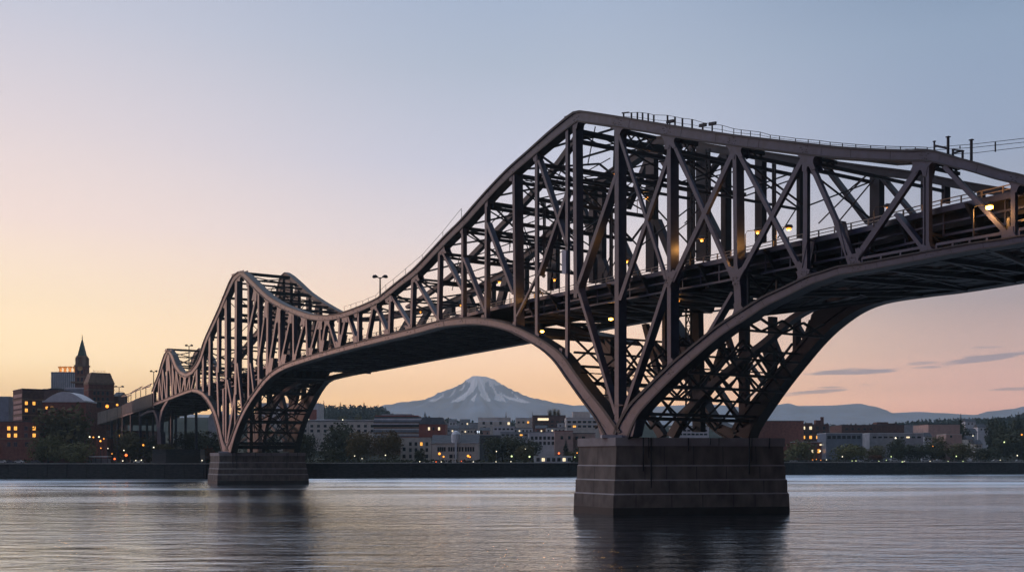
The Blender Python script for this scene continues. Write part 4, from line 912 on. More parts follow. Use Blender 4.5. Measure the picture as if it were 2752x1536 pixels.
for lab,x0,x1,y,d in (('white flat house left of the hillside conifer',2560,2580,1176,760),('pale gabled house beside the long white store',2484,2504,1172,760),('cream house above the white showroom',2300,2330,1152,900),('pale house between the factory blocks',2430,2450,1150,930),('white hillside house nearest the dark right-hand conifer',2602,2626,1160,820),('small grey hillside house above the white one',2628,2656,1147,930),('tan hillside house between trees at right',2600,2618,1180,760),('cream hillside house lowest on the slope at right',2622,2640,1192,720),('pale villa on the ridge at right',2594,2622,1132,1050)):
    building(lab,x0,x1,y,d,'cream' if 'tan' in lab or 'cream' in lab else 'pale',9,None,'gable','slate',cat='house',name='house',extra=3,wins=((((x0*2+x1)/3,(x0+2*x1)/3),(y+6,),3,4,()),))
# ---------------------------------------------------------------- trees
def crown_mesh(name,seed,m,lobes,n,leaf,droop=0):
    r=random.Random(seed); mb=MB()
    L=[]
    for i in range(lobes):
        a=r.random()*6.283; q=r.random()**.5*.36; z=.28+r.random()*.5; s=.2+r.random()*.16
        if i==0: a,q,z,s=0,0,.62,.3
        L.append((math.cos(a)*q,math.sin(a)*q,z,s,.75+.5*r.random()))
    for k in range(n):
        x,y,z,s,sq=L[r.randrange(lobes)]
        d=V((r.gauss(0,1),r.gauss(0,1),r.gauss(0,1))).normalized(); rr=s*(.55+.5*r.random()**.6)
        p=V((x+d.x*rr,y+d.y*rr,z+d.z*rr*sq-droop*r.random()*.12))
        if p.z<.06 or p.z>1.0: continue
        t=V((r.gauss(0,1),r.gauss(0,1),r.gauss(0,.7)-droop)).normalized(); u=t.cross(d+V((.01,.02,.03))).normalized()
        l=leaf*(.6+.9*r.random()); w=l*(.45+.3*r.random())
        mb.face([p-t*l,p+u*w-t*l*.2,p+t*l,p-u*w+t*l*.1])
    me=bpy.data.meshes.new(name); me.from_pydata(mb.v,[],mb.f); me.materials.append(m); me.update(); return me
def trunk_mesh(name,seed):
    r=random.Random(seed); mb=MB(); mb.tube([(0,0,-.04),(0.005,0,.12),(.01,.01,.3),(.0,.02,.55)],[.034,.026,.02,.009],7)
    for k in range(6):
        a=k*1.05+r.random(); z=.18+.05*k; mb.tube([(0,0,z),(math.cos(a)*.13,math.sin(a)*.13,z+.16),(math.cos(a)*.25,math.sin(a)*.25,z+.32)],[.014,.009,.003],5)
    me=bpy.data.meshes.new(name); me.from_pydata(mb.v,[],mb.f); me.materials.append(M['wood']); me.update(); return me
VAR={}
for k,(m,lo,n,lf,dr) in {'dark':('leaf_dark',11,2600,.034,0),'green':('leaf_green',10,2600,.034,0),'willow':('leaf_willow',9,2600,.034,.8),'autumn':('leaf_autumn',12,3000,.03,0),'rust':('leaf_rust',7,900,.05,0)}.items():
    VAR[k]=[(crown_mesh('crown',hash(k)%97*0+i*13+len(k)*7,M[m],lo,n,lf,dr),trunk_mesh('trunk',i+len(k))) for i in range(3)]
def put(name,me,par):
    o=bpy.data.objects.new(name,me); C.objects.link(o); o.parent=par; return o
cnt=[0]
def tree(kind,label,x0,x1,yt,d,yb=None,name='tree',cat='tree',group=None):
    cnt[0]+=1; xc=px((x0+x1)/2,0,d).x; zb=gz(xc,d) if yb is None else CH+(HY-yb)/F*d
    zt=CH+(HY-yt)/F*d; w=(x1-x0)/F*d
    o=empty(name,(xc,d,zb),label,cat,group); o.scale=(w/1.02,w/1.02,(zt-zb)/.98); o.rotation_euler=(0,0,cnt[0]*1.3)
    c,t=VAR[kind][cnt[0]%3]; put('crown',c,o); put('trunk',t,o); return o
G='broadleaf trees along the far bank'
for a in (('green','largest broad tree on the left bank, in front of the white gabled hall',104,282,1083,530),('willow','low willow at the left end of the left bank tree group',88,170,1160,500),
 ('willow','rounded willow in front of the largest left bank tree',150,252,1182,494),('green','wide tree between the lit brick wall and the smallest hump',280,390,1150,530),('dark','narrow tree behind the small hump pier',370,430,1170,545),
 ('green','bush-like tree right of the small hump pier',416,470,1188,505),('dark','dark tree left of the middle pier under its arch',470,560,1150,560),('dark','shadowy tree behind the middle pier',520,640,1160,600),('dark','tall shadowy tree seen through the middle pier legs',650,760,1150,620),
 ('dark','dark green tree just right of the middle pier',786,856,1158,590),('dark','dense dark tree in front of the long pale office',862,978,1136,660),('autumn','large brownish autumn tree left of its twin on the middle bank',912,1014,1150,590),('autumn','autumn tree touching the cream house on the middle bank',1000,1080,1152,585),
 ('dark','low dark bush-tree at the foot of the autumn pair',850,930,1204,560),('dark','small dark tree in front of the cream house',1112,1146,1206,575),('dark','wide dark tree left of the white apartments',1304,1396,1164,640),('dark','dark tree below the white apartments',1370,1456,1174,620),
 ('green','green tree in front of the gabled shed',1380,1440,1196,590),('dark','leafy tree by the big pier left side',1540,1585,1196,610),('green','yellow-green bush-tree just left of the big pier',1520,1572,1212,600),
 ('willow','willow hard against the right side of the big pier',2096,2186,1176,640),('willow','broad willow in front of the low brick warehouse',2222,2328,1188,655),('green','rounded tree between the broad willow and the orange shrub',2316,2378,1196,670),('dark','tall dark tree right of the orange shrub',2384,2436,1176,680),
 ('dark','wide dark tree behind the parked vans',2420,2512,1188,690),('green','green tree rising over the vans',2486,2548,1172,705),('green','low broad tree right of the vans',2540,2634,1190,690),('dark','dark tree right of the low broad tree',2620,2680,1200,690),
 ('dark','big dark tree at the right edge of the picture',2668,2800,1150,720),('dark','hill tree above the right edge tree',2648,2720,1122,820),('dark','dark crown behind the big right edge tree',2700,2790,1118,860),('dark','tree on the slope left of the right-hand houses',2566,2612,1140,800)):
    tree(a[0],a[1],a[2],a[3],a[4],a[5],None,'broadleaf_tree','tree',G)
for a in (('willow','yellowish bush on the hill left of the conifers',905,948,1108,1000),('willow','second yellowish bush right of the first on the hill',948,985,1107,1010),('willow','olive bush under the right end of the conifers',985,1040,1114,1020),('dark','low round bush at the hill foot',1040,1090,1116,1100),
          ('rust','orange autumn shrub in front of the bank trees right of the pier',2336,2372,1220,660),('rust','small orange shrub lit beside the middle pier',545,580,1196,515),('willow','clipped yellow bush near the grey shed',1312,1334,1216,600)):
    tree(a[0],a[1],a[2],a[3],a[4],a[5],None,'shrub','shrub','shrubs')
# conifers
def conifer_mesh(seed,slim=1.0,n=26):
    r=random.Random(seed); mb=MB()
    for k in range(n):
        z=.1+.88*k/n; rad=.2*slim*(1-z)**.85*(.75+.5*r.random())+.006
        for j in range(9):
            a=r.random()*6.28; d=V((math.cos(a),math.sin(a),-.35-.2*r.random())); t=V((-math.sin(a),math.cos(a),0))
            p=V((0,0,z)); e=p+d*rad; w=rad*.34+.004
            mb.face([p,p+d*rad*.55+t*w,e,p+d*rad*.55-t*w])
    me=bpy.data.meshes.new('crown'); me.from_pydata(mb.v,[],mb.f); me.materials.append(M['needle']); me.update()
    tb=MB(); tb.tube([(0,0,-.05),(0,0,.5),(0,0,.97)],[.018,.012,.003],5); tm=bpy.data.meshes.new('trunk'); tm.from_pydata(tb.v,[],tb.f); tm.materials.append(M['wood']); tm.update()
    return me,tm
CON=[conifer_mesh(i,s) for i,s in enumerate((1.15,.95,1.3,1.05,.8))]
def conifer(label,x,yt,d,hgt=None,group=None,k=None,name='conifer_tree',sw=1.0):
    cnt[0]+=1; X=px(x,0,d).x; zt=CH+(HY-yt)/F*d; zb=(zt-hgt) if hgt else gz(X,d)
    o=empty(name,(X,d,zb),label,'tree',group); h=zt-zb; o.scale=(h*sw,h*sw,h); o.rotation_euler=(0,0,cnt[0])
    c,t=CON[(cnt[0] if k is None else k)%5]; put('crown',c,o); put('trunk',t,o); return o
rc=random.Random(3)
edge=[(838,1082),(850,1077),(862,1080),(870,1073),(884,1082),(893,1088),(902,1084),(915,1078),(930,1084),(943,1081),(955,1088),(968,1083),(978,1075),(988,1087),(996,1084),(1008,1092),(1016,1082),(1027,1092),(1036,1088)]
for i,(x,y) in enumerate(edge):
    conifer('dark conifer of the jagged row on the hilltop left of the mountain',x,y-2+rc.random()*3,1500+rc.random()*60,24+rc.random()*8,'conifers on the hilltop')
for i in range(46):
    x=820+rc.random()*226; conifer('dark conifer of the jagged row on the hilltop left of the mountain',x,interp(edge,x)+6+rc.random()*22,1430+rc.random()*60,20+rc.random()*8,'conifers on the hilltop')
conifer('lone dark fir standing behind the red brick building',1142,1103,1000,12,None,0,sw=1.2)
conifer('dark fir below the white apartments beside the pink house',1521,1174,625,None,None,2)
conifer('slim spire-shaped fir left on the ridge above the stepped block',1360,1102,1100,14,None,4,sw=.8)
conifer('slim spire-shaped fir above the dark brown offices',1431,1104,1100,13,None,4,sw=.8)
conifer('tall pointed conifer on the slope at right above the warehouse',2582,1108,850,20,None,0)
conifer('big pointed conifer near the right edge of the picture',2737,1102,840,26,None,2)
conifer('smaller conifer behind the right edge trees',2700,1120,900,18,None,1)
for x,y,lab in ((1479,1096,'brown poplar standing alone left of the poplar pair'),(1491,1094,'left brown poplar of the close pair on the ridge'),(1501,1096,'right brown poplar of the close pair on the ridge')):
    d=1050; X=px(x,0,d).x; zt=CH+(HY-y)/F*d; o=empty('poplar_tree',(X,d,zt-16),lab,'tree'); c,t=VAR['autumn'][0]; put('crown',c,o); put('trunk',t,o); o.scale=(5,5,16.3)
# distant low woods on the ridge: nobody could count them
mb=MB(); r=random.Random(5)
for k in range(5200):
    xp=r.choice((r.uniform(1040,1560),r.uniform(2380,2752),r.uniform(2150,2752),r.uniform(600,1060))); d=r.uniform(1250,1900)
    X=px(xp,0,d).x; z=hz(X,d); s=r.uniform(1.5,3.4); h=s*r.uniform(1.2,2.6)
    if xp<1060 and d<1400: continue
    for j in range(4):
        a=r.random()*6.28; p=V((X+math.cos(a)*s*.6,d+math.sin(a)*s*.6,z+h*r.uniform(.1,.9))); t=V((r.gauss(0,1),r.gauss(0,1),r.gauss(0,1))).normalized(); u=t.cross(V((.3,-1,.2))).normalized()
        mb.face([p-t*s*.7,p+u*s*.6,p+t*s*.7,p-u*s*.6])
tag(mb.build('distant_woods',[M['needle']]),'dark mass of low trees covering the ridge behind the town','woods',None,'stuff')
mb=MB()                                           # hedges and weeds on the bank top
for k in range(5000):
    X=r.uniform(-420,420); y=bank_y(X)+r.uniform(15,40); z=gz(X,y)
    if NZ.noise(V((X*.03,y*.03,0)))<-.1: continue
    s=r.uniform(.4,.9); p=V((X,y,z+r.uniform(.1,1.5))); t=V((r.gauss(0,1),r.gauss(0,1),r.gauss(0,1))).normalized(); u=t.cross(V((.3,-1,.2))).normalized()
    mb.face([p-t*s,p+u*s,p+t*s,p-u*s])
tag(mb.build('undergrowth',[M['leaf_dark']]),'dark undergrowth along the top of the embankment','plants',None,'stuff')

# ---------------------------------------------------------------- lamps
def point(loc,e,col=(1,.45,.12),rad=.25):
    l=bpy.data.lights.new('lamp_light','POINT'); l.energy=e; l.color=col; l.shadow_soft_size=rad; o=bpy.data.objects.new('lamp_light',l); C.objects.link(o); o.location=loc; return o
# double-arm lamp posts on the bridge and its approach
def twin_lamp(label,x,yt,yb,arm,off,second=None):
    top=bp(x,yt,off); base=bp(x,yb,off); base.z=min(base.z,top.z-6); o=empty('street_lamp',base,label,'street lamp','twin-arm lamp posts on the bridge'); h=top.z-base.z
    d=(top-V((0,0,CH))).length; a=arm/F*d
    q=MB(); q.tube([(0,0,0),(0,0,h*.6),(0,0,h)],[.34,.26,.2],8); q.build('pole',[M['pole']],o)
    for s in (-1,1):
        q=MB(); q.tube([(0,0,h-.3),(s*a*.35,0,h+.05),(s*a*.6,0,h+.1)],[.16,.15,.14],6); q.build('arm',[M['pole']],o)
        q=MB(); q.tube([(s*a*.3,0,h+.12),(s*a*.6,0,h+.32),(s*a*.9,0,h+.2),(s*a*1.05,0,h)],[.15,.5,.5,.2],8); q.build('lamp_head',[M['pole']],o)
    if second:
        q=MB(); zz=h-second/F*d; q.bar((-a*.8,0,zz),(a*.8,0,zz),.09); q.build('cross_arm',[M['pole']],o)
twin_lamp('dark unlit twin-arm lamp post above the dip between the two larger humps',1021.5,745,900,19,12)
twin_lamp('dark unlit twin-arm lamp post over the smallest hump',508,929,1040,9.5,14)
twin_lamp('dark unlit twin-arm lamp post at the foot of the smallest hump',413,998,1062,9,10)
twin_lamp('twin-arm lamp post with a lower cross arm at the end of the approach viaduct',320,1039,1110,12,8,10)
def bridge_lamp(label,x,y,f,e,r=.28,m='lamp_o',armdir=0,pole=True,group='lit sodium lamps on the bridge'):
    m='lamp_flood' if 'floodlight' in label else m; r*=.85
    p=bp(x,y,WID*f); o=empty('bridge_lamp',p,label,'lamp',group); a=V((math.cos(armdir),math.sin(armdir),0))
    q=MB(); q.tube([a*-.55,a*-.2+V((0,0,.12)),a*.4+V((0,0,.1)),a*.6],[.12,.3,.3,.1],8); hd=q.build('lamp_head',[M['pole']],o,(0,0,.28))
    q=MB(); q.tube([V((0,0,-.54)),V((0,0,-.42)),V((0,0,-.16)),V((0,0,-.04))],[.06,r,r,.06],8); q.build('bulb',[M[m]],hd)
    if pole:
        dz=3.5; q=MB(); q.tube([a*-.5+V((0,0,.3)),a*-1.6+V((0,0,.2)),a*-1.9+V((0,0,-.3)),a*-1.9+V((0,0,-dz))],[.06,.06,.07,.09],6); q.build('bracket',[M['pole']],o)
    if e: point(p-V((0,0,.55)),e*(1.3 if x>1650 or f==.1 or f==.12 else .15))
for a in (('bright floodlight under the deck between the two main posts',1641.5,857,.25,900,.5),('bright floodlight under the deck where the left arch begins',1457,890,.12,700,.45),('brightest floodlight, on the deck girder at the right end of the bridge',2659,557,-.03,900,.5),
 ('lamp glowing beside the post right of the tallest hump',1684,702,.10,420,.3),('lamp seen inside the tallest frame at mid height',1738,532,.6,250,.28),('lamp hanging in the upper left corner of the tallest frame',1547,464,.06,60,.22),('tiny lamp on the second post of the tallest frame',1652,469,.03,30,.16),
 ('lamp under the crossing of the second X panel',1886,645,.13,420,.28),('oval lamp low in the third X panel',2036,624,.14,420,.3),('large warm lamp right of the third X panel',2120,615,.16,520,.45),('half-hidden lamp behind the long right diagonal',2386,560,.1,60,.2),
 ('lamp halfway up the thick post left of the tallest frame',1394,622,.3,250,.28),('pair lamp below the first on the thick post',1392,638,.3,0,.18),('lamp over the deck left of the thick post',1342,758,.1,260,.28),('low lamp at the foot of the thick post',1394,785,.12,150,.22),('small lamp by the next post right of the thick one',1447,787,.1,120,.2),('arm lamp over the deck left of the main post',1490,752,.12,260,.26),
 ('tiny orange lamp under the fourth post girder',1824,808,.4,60,.2),('lamp over the deck in the dip between humps',972,886,.4,150,.28),('yellow lamp over the deck near the dip',1130,838,.5,150,.25),('lamp low behind a post at mid bridge',1238,820,.3,120,.22),
 ('lamp in the smallest hump, leftmost of three',455,1035,.4,120,.3),('lamp in the smallest hump, middle of three',473,1033,.5,120,.32),('lamp in the smallest hump, rightmost of three',484,1034,.6,120,.3),('lamp at the start of the smallest hump',417,1042,.2,120,.32),('lamp at the left end of the approach railing',391,1071,.05,100,.3),('lamp between the two smaller humps',519,1008,.4,100,.28),('lamp low in the middle hump left side',538,1027,.5,100,.25)):
    bridge_lamp(*a, pole=a[1]<1450 or a[1]>1700)
def town_lamp(label,x,y,d,m='lamp_w',r=.35,pm='pole',e=0,col=(1,.45,.12),group='lit lamps along the far bank'):
    p=px(x,y,d); zb=min(gz(p.x,d),p.z-3); o=empty('street_lamp',(p.x,d,zb),label,'street lamp',group); h=p.z-zb
    q=MB(); q.tube([(0,0,0),(0,0,h*.5),(0,0,h-.2)],[.13,.1,.07],6); q.build('pole',[M[pm]],o)
    q=MB(); q.tube([(0,0,h-r),(0,0,h-r*.5),(0,0,h+r*.5),(0,0,h+r)],[r*.4,r,r,r*.3],8); q.build('bulb',[M[m]],o)
    q=MB(); q.lathe((0,0,h+r),((r*1.3,0),(r*.9,.12),(.05,.3)),8); q.build('lamp_cap',[M[pm]],o)
    if e: point((p.x,d-.8,p.z),e,col)
TL=[('orange lamp on the viaduct abutment, left of two',288,1091,498,'lamp_o',.9,120),('orange lamp on the viaduct abutment, right of two',315,1087,500,'lamp_o',.6,80),('pale lamp over the lit brick wall, first of a row of three',241,1173,500,'lamp_w',.4,0),('pale lamp over the lit brick wall, second of a row of three',251,1174,502,'lamp_o',.4,60),('pale lamp over the lit brick wall, third of a row of three',266,1173,504,'lamp_w',.4,0),('orange lamp in front of the lit brick wall',270,1184,499,'lamp_o',.5,350),('small orange lamp right of the lit brick wall',279,1178,505,'lamp_o',.35,60),('low orange lamp below the lit brick wall',271,1203,497,'lamp_o',.3,60),
 ('orange lamp in front of the wide left bank tree',385,1195,500,'lamp_o',.5,150),('orange oval lamp near the left kiosk',339,1222,492,'lamp_r',.7,150),('white lamp under the wide left bank tree',333,1209,500,'lamp_w',.3,0),('white lamp beside the small pier',413,1201,492,'lamp_w',.32,0),('greenish lamp under the left trees',290,1204,500,'lamp_w',.22,0),('reddish light by the left kiosk',308,1232,490,'lamp_r',.5,60),
 ('orange globe lamp in front of the pale hall, left of two',1181,1218,575,'lamp_o',.8,250),('second orange globe beside the left hall lamp',1192,1226,573,'lamp_o',.55,150),('orange globe lamp in front of the pale hall, right of two',1258,1224,573,'lamp_o',.75,250),('small globe beside the right hall lamp',1263,1227,575,'lamp_o',.5,60),
 ('tall white pole lamp left of the cream house',989,1206,540,'polew',.25,0),('short white lamp post left of the tall pole',973,1231,540,'lamp_w',.22,0),('thin lamp post under the autumn trees',953,1224,540,'lamp_w',.25,0),('white lamp in front of the second autumn tree',1036,1222,550,'lamp_w',.3,0),('white lamp post right of the pale hall',1334,1212,575,'lamp_w',.3,0),('yellow-green lamp by the dark shore trees',1375,1225,570,'lamp_g',.5,60),('green lamp left of the boathouse',1423,1226,572,'lamp_g',.5,60),('red lamp above the boathouse',1502,1217,590,'lamp_r',.6,60),('white lamp between dark shore trees',1412,1205,600,'lamp_w',.3,0),('yellow lamp right end of the boathouse',1551,1216,585,'lamp_o',.35,0),
 ('white lamp post beside the first willow right of the big pier',2117,1214,645,'lamp_w',.5,0),('orange lamp under the first willow',2140,1222,650,'lamp_o',.35,30),('pale lamp above the first willow edge',2164,1202,650,'lamp_w',.4,0),('white lamp at the brick warehouse door',2204,1211,596,'lamp_w',.5,30),('white lamp in front of the broad willow',2264,1226,648,'lamp_w',.35,0),('yellow lamp right of the orange shrub',2395,1226,655,'lamp_g',.35,0),('orange light inside the dark trees over the vans',2507,1198,690,'lamp_o',.35,0),('yellow lamp over the parking right of the vans',2570,1225,670,'lamp_g',.4,0),('yellow lamp high in the right edge trees',2699,1187,700,'lamp_g',.5,0),('white lamp post at the right edge',2734,1223,660,'lamp_w',.4,0),('white lamp on the long white store',2407,1176,715,'lamp_w',.6,0),('orange lamp at the right edge hillside',2746,1167,700,'lamp_o',.6,0),('yellow lamp by the parked cars behind the rail',2425,1241,650,'lamp_g',.6,0),('white lamp in the white pier-side office yard',2615,1170,760,'lamp_w',.4,0),
 ('white lamp at the middle pier office roof',829,1126,850,'lamp_w',.5,0),('white lamp on the long pale office roof',921,1127,855,'lamp_w',.45,0),('lit spot inside the middle pier frame',747,1116,700,'lamp_o',.6,60)]
for l,x,y,d,m,r_,e in TL: town_lamp(l,x,y,d,m,r_*.85,'polew' if 'white' in l and 'post' in l else 'pole',e*.2)
# small lights scattered along the quay
k=0
for x,y,d,m in ((1128,1240,545,'lamp_w'),(1172,1241,548,'lamp_r'),(1186,1241,548,'lamp_w'),(1240,1239,550,'lamp_r'),(1272,1242,552,'lamp_w'),(1333,1242,555,'lamp_w'),(1373,1240,560,'lamp_w'),(1560,1236,570,'lamp_g'),(1545,1228,575,'lamp_g'),(2184,1235,632,'lamp_o'),(2194,1234,632,'lamp_o'),(2206,1236,632,'lamp_o'),(2221,1235,633,'lamp_w'),(2290,1238,640,'lamp_g'),(2300,1238,640,'lamp_g'),(2362,1239,645,'lamp_g'),(2382,1236,645,'lamp_g'),(2548,1241,648,'lamp_g'),(2588,1243,648,'lamp_g'),(2430,1250,641,'lamp_w'),(2500,1248,641,'lamp_w'),(2688,1236,655,'lamp_w'),(365,1237,488,'lamp_w'),(380,1236,488,'lamp_w'),(448,1233,488,'lamp_w'),(543,1237,488,'lamp_w'),(301,1219,492,'lamp_o'),(330,1238,488,'lamp_w')):
    p=px(x,y,d); zb=gz(p.x,d); o=empty('bollard_light',(p.x,d,zb),'small bollard light near the quay edge','light','bollard lights along the quay'); h=max(.5,p.z-zb)
    q=MB(); q.tube([(0,0,0),(0,0,h-.1)],[.12,.1],6); q.build('post',[M['pole']],o); q=MB(); q.tube([(0,0,h-.1),(0,0,h+.05),(0,0,h+.3),(0,0,h+.4)],[.1,.2,.2,.05],6); q.build('bulb',[M[m]],o)
# ---------------------------------------------------------------- cars, kiosk, canopies
def car(label,x,yb,d,kind,paint,rz=0,lights=False,L=None):
    p=px(x,yb,d); o=empty('parked_car' if kind!='van' else 'parked_van',(p.x,d,7.64),label,'car' if kind!='van' else 'van','cars parked along the far quay'); o.rotation_euler=(0,0,rz)
    if kind=='van': prof=[(-2.4,.35),(2.4,.35),(2.45,.9),(2.0,1.15),(1.55,2.0),(1.2,2.15),(-2.2,2.15),(-2.4,1.9)]; cab=[(-2.0,1.3),(1.6,1.3),(1.35,1.9),(-2.0,1.9)]
    elif kind=='pickup': prof=[(-2.7,.4),(2.6,.4),(2.65,.95),(1.3,1.1),(.75,1.75),(-.6,1.75),(-.75,1.1),(-2.65,1.1)]; cab=[(-.55,1.15),(1.05,1.15),(.65,1.65),(-.5,1.65)]
    else: prof=[(-2.1,.3),(2.1,.3),(2.15,.75),(1.2,.9),(.6,1.42),(-.9,1.42),(-1.7,.95),(-2.15,.85)]; cab=[(-1.45,.95),(1.0,.95),(.5,1.34),(-.85,1.34)]
    q=MB(); q.prism([(a,-.85,b) for a,b in prof],(0,1.7,0)); q.build('body',[M[paint]],o)
    q=MB(); q.prism([(a,-.875,b) for a,b in cab],(0,1.75,0)); q.build('side_window',[M['glass']],o)
    for wx in (-1.35,1.35):
        for wy in (-.8,.8):
            q=MB(); q.tube([(wx,wy-.12,.33),(wx,wy+.12,.33)],[.33,.33],12); q.build('wheel',[M['tyre']],o)
    for s in (-.6,.6):
        q=MB(); q.box(2.1 if kind=='car' else 2.42,2.2 if kind=='car' else 2.52,s-.16,s+.16,.6,.78); q.build('headlight',[M['lamp_w'] if lights else M['polew']],o)
    return o
car('white van parked at the quay, left of the white pickup',2486,1243,652,'van','carw',0,True); car('white pickup truck parked right of the white van',2520,1243,653,'pickup','carw'); car('white van parked alone further right along the rail',2605,1243,656,'van','carw',R(80)); car('white car parked by the willow just right of the pier',2133,1241,636,'car','carw'); car('pale van parked near the orange shrub',2402,1242,648,'van','carw',R(15),True)
car('white car parked furthest right but one',2675,1244,660,'car','carw'); car('white car parked at the right edge',2738,1244,662,'car','carw'); car('dark car beside the orange shrub',2350,1243,645,'car','card'); car('white coupe with lit headlights left of the pale van',2312,1242,642,'car','carw',R(170),True)
for i,(x,lab) in enumerate(((8,'silver car parked at the far left end of the quay'),(30,'dark car second from the left end of the quay'),(52,'pale car in front of the lit brick block'),(96,'pale car at the foot of the first willow'))): car(lab,x,1240,489,'car','card' if i%2 else 'carw')
car('dark car parked under the autumn trees',938,1240,545,'car','card'); car('car with lit headlights in front of the pale hall, left',1175,1242,556,'car','card',R(180),True); car('car with lit headlights in front of the pale hall, right',1245,1242,557,'car','card',R(180),True); car('white car parked near the left kiosk',372,1240,490,'car','carw')
o=empty('kiosk',px(268,1238,496),'open kiosk with a long white flat roof on the left bank','kiosk'); k=496/F; o.location.z=7.6
q=MB(); q.box(-26*k,26*k,-1.5,3,3.0,3.35); q.build('roof',[M['white']],o)
for xx in (-24,-8,8,24):
    q=MB(); q.box(xx*k-.1,xx*k+.1,-1.2,-1.0,0,3.0); q.build('post',[M['pole']],o)
q=MB(); q.box(-24*k,24*k,1.5,2.6,0,2.2); q.build('counter',[M['greyblue']],o)
# platform canopies on the approach viaduct
for i,(xa,ya,xb,yb2,xp1,xp2,lab) in enumerate(((326,1066,352,1063,336,346,'lowest flat canopy roof on the approach viaduct, at its left end'),(350,1057,377,1047,352,365,'middle flat canopy roof on the approach viaduct'),(380,1046,404,1039,378,392,'highest flat canopy roof on the approach, next to the smallest hump'))):
    b0=bp((xa+xb)/2,(ya+yb2)/2,4); base=V((b0.x,b0.y,b0.z-9)); o=empty('platform_canopy',base,lab,'canopy','flat canopies over the approach viaduct')
    q=MB(); P=[bp(xa,ya,1)-base,bp(xb,yb2,1)-base,bp(xb,yb2,9)-base,bp(xa,ya,9)-base]; q.prism(P,(0,0,.6)); q.build('roof',[M['pole']],o)
    for xx in (xp1,xp2):
        t=(xx-xa)/(xb-xa); a=bp(xx,ya+(yb2-ya)*t,4)-base; q=MB(); q.bar(a,a-V((0,0,8.5)),.3); q.build('post',[M['pole']],o)
    q=MB(); q.bar(bp(xa+4,ya-4,4)-base,bp(xb+5,yb2-9,4)-base,.35); q.bar(bp(xb,yb2-2,4)-base,bp(xb,yb2-9,4)-base,.3); q.bar(bp(xa+4,ya,4)-base,bp(xa+4,ya-4,4)-base,.3); q.build('top_beam',[M['pole']],o)

# ---------------------------------------------------------------- haze, sky, sun, camera
HZ=1.0e-4; HC=(.66,.93,1.0); HTOP=745
mb=MB(); mb.box(-9000,9000,-400,10900,-1.5,HTOP); hzm=bpy.data.materials.new('haze_air'); hzm.use_nodes=True; nt=hzm.node_tree; nt.nodes.clear()
out=nt.nodes.new('ShaderNodeOutputMaterial'); pv=nt.nodes.new('ShaderNodeVolumePrincipled'); pv.inputs['Color'].default_value=HC+(1,); pv.inputs['Absorption Color'].default_value=(0,0,0,1); pv.inputs['Density'].default_value=HZ; pv.inputs['Anisotropy'].default_value=.25
nt.links.new(pv.outputs['Volume'],out.inputs['Volume'])
hzo=tag(mb.build('haze',[hzm]),kind='stuff'); hzo['label']='pale blue evening haze over river, town and mountain'; hzo['category']='haze'

w=bpy.data.worlds.new('World'); bpy.context.scene.world=w; w.use_nodes=True; nt=w.node_tree; nt.nodes.clear()
out=nt.nodes.new('ShaderNodeOutputWorld'); bg=nt.nodes.new('ShaderNodeBackground'); nt.links.new(bg.outputs[0],out.inputs[0])
tc=nt.nodes.new('ShaderNodeTexCoord'); sep=nt.nodes.new('ShaderNodeSeparateXYZ'); nt.links.new(tc.outputs['Generated'],sep.inputs[0])
def mth(op,a,b=None,c=None,clamp=False):
    n=nt.nodes.new('ShaderNodeMath'); n.operation=op; n.use_clamp=clamp
    for i,vv in enumerate((a,b,c)):
        if vv is None: continue
        if isinstance(vv,(int,float)): n.inputs[i].default_value=vv
        else: nt.links.new(vv,n.inputs[i])
    return n.outputs[0]
def mrange(v,a,b,c=0,d=1):
    n=nt.nodes.new('ShaderNodeMapRange'); n.interpolation_type='SMOOTHSTEP'; nt.links.new(v,n.inputs['Value'])
    for k_,x in zip(('From Min','From Max','To Min','To Max'),(a,b,c,d)): n.inputs[k_].default_value=x
    return n.outputs['Result']
def mix(f,a,b,mode='MIX'):
    n=nt.nodes.new('ShaderNodeMix'); n.data_type='RGBA'; n.blend_type=mode
    if isinstance(f,(int,float)): n.inputs['Factor'].default_value=f
    else: nt.links.new(f,n.inputs['Factor'])
    for s_,vv in (('A',a),('B',b)):
        if isinstance(vv,tuple): n.inputs[s_].default_value=vv+(1,)
        else: nt.links.new(vv,n.inputs[s_])
    return n.outputs['Result']
az=mth('ARCTAN2',sep.outputs['X'],sep.outputs['Y'])      # 0 straight ahead, negative to the left
el=mth('ARCSINE',sep.outputs['Z'])
def ramp(stops):
    n=nt.nodes.new('ShaderNodeValToRGB'); cr=n.color_ramp; cr.interpolation='LINEAR'
    nt.links.new(mth('MULTIPLY',el,1/R(90),None,True),n.inputs['Fac'])
    while len(cr.elements)<len(stops): cr.elements.new(.5)
    for e_,(deg,*c_) in zip(cr.elements,stops): e_.position=deg/90; e_.color=tuple(c_)+(1,)
    return n.outputs['Color']
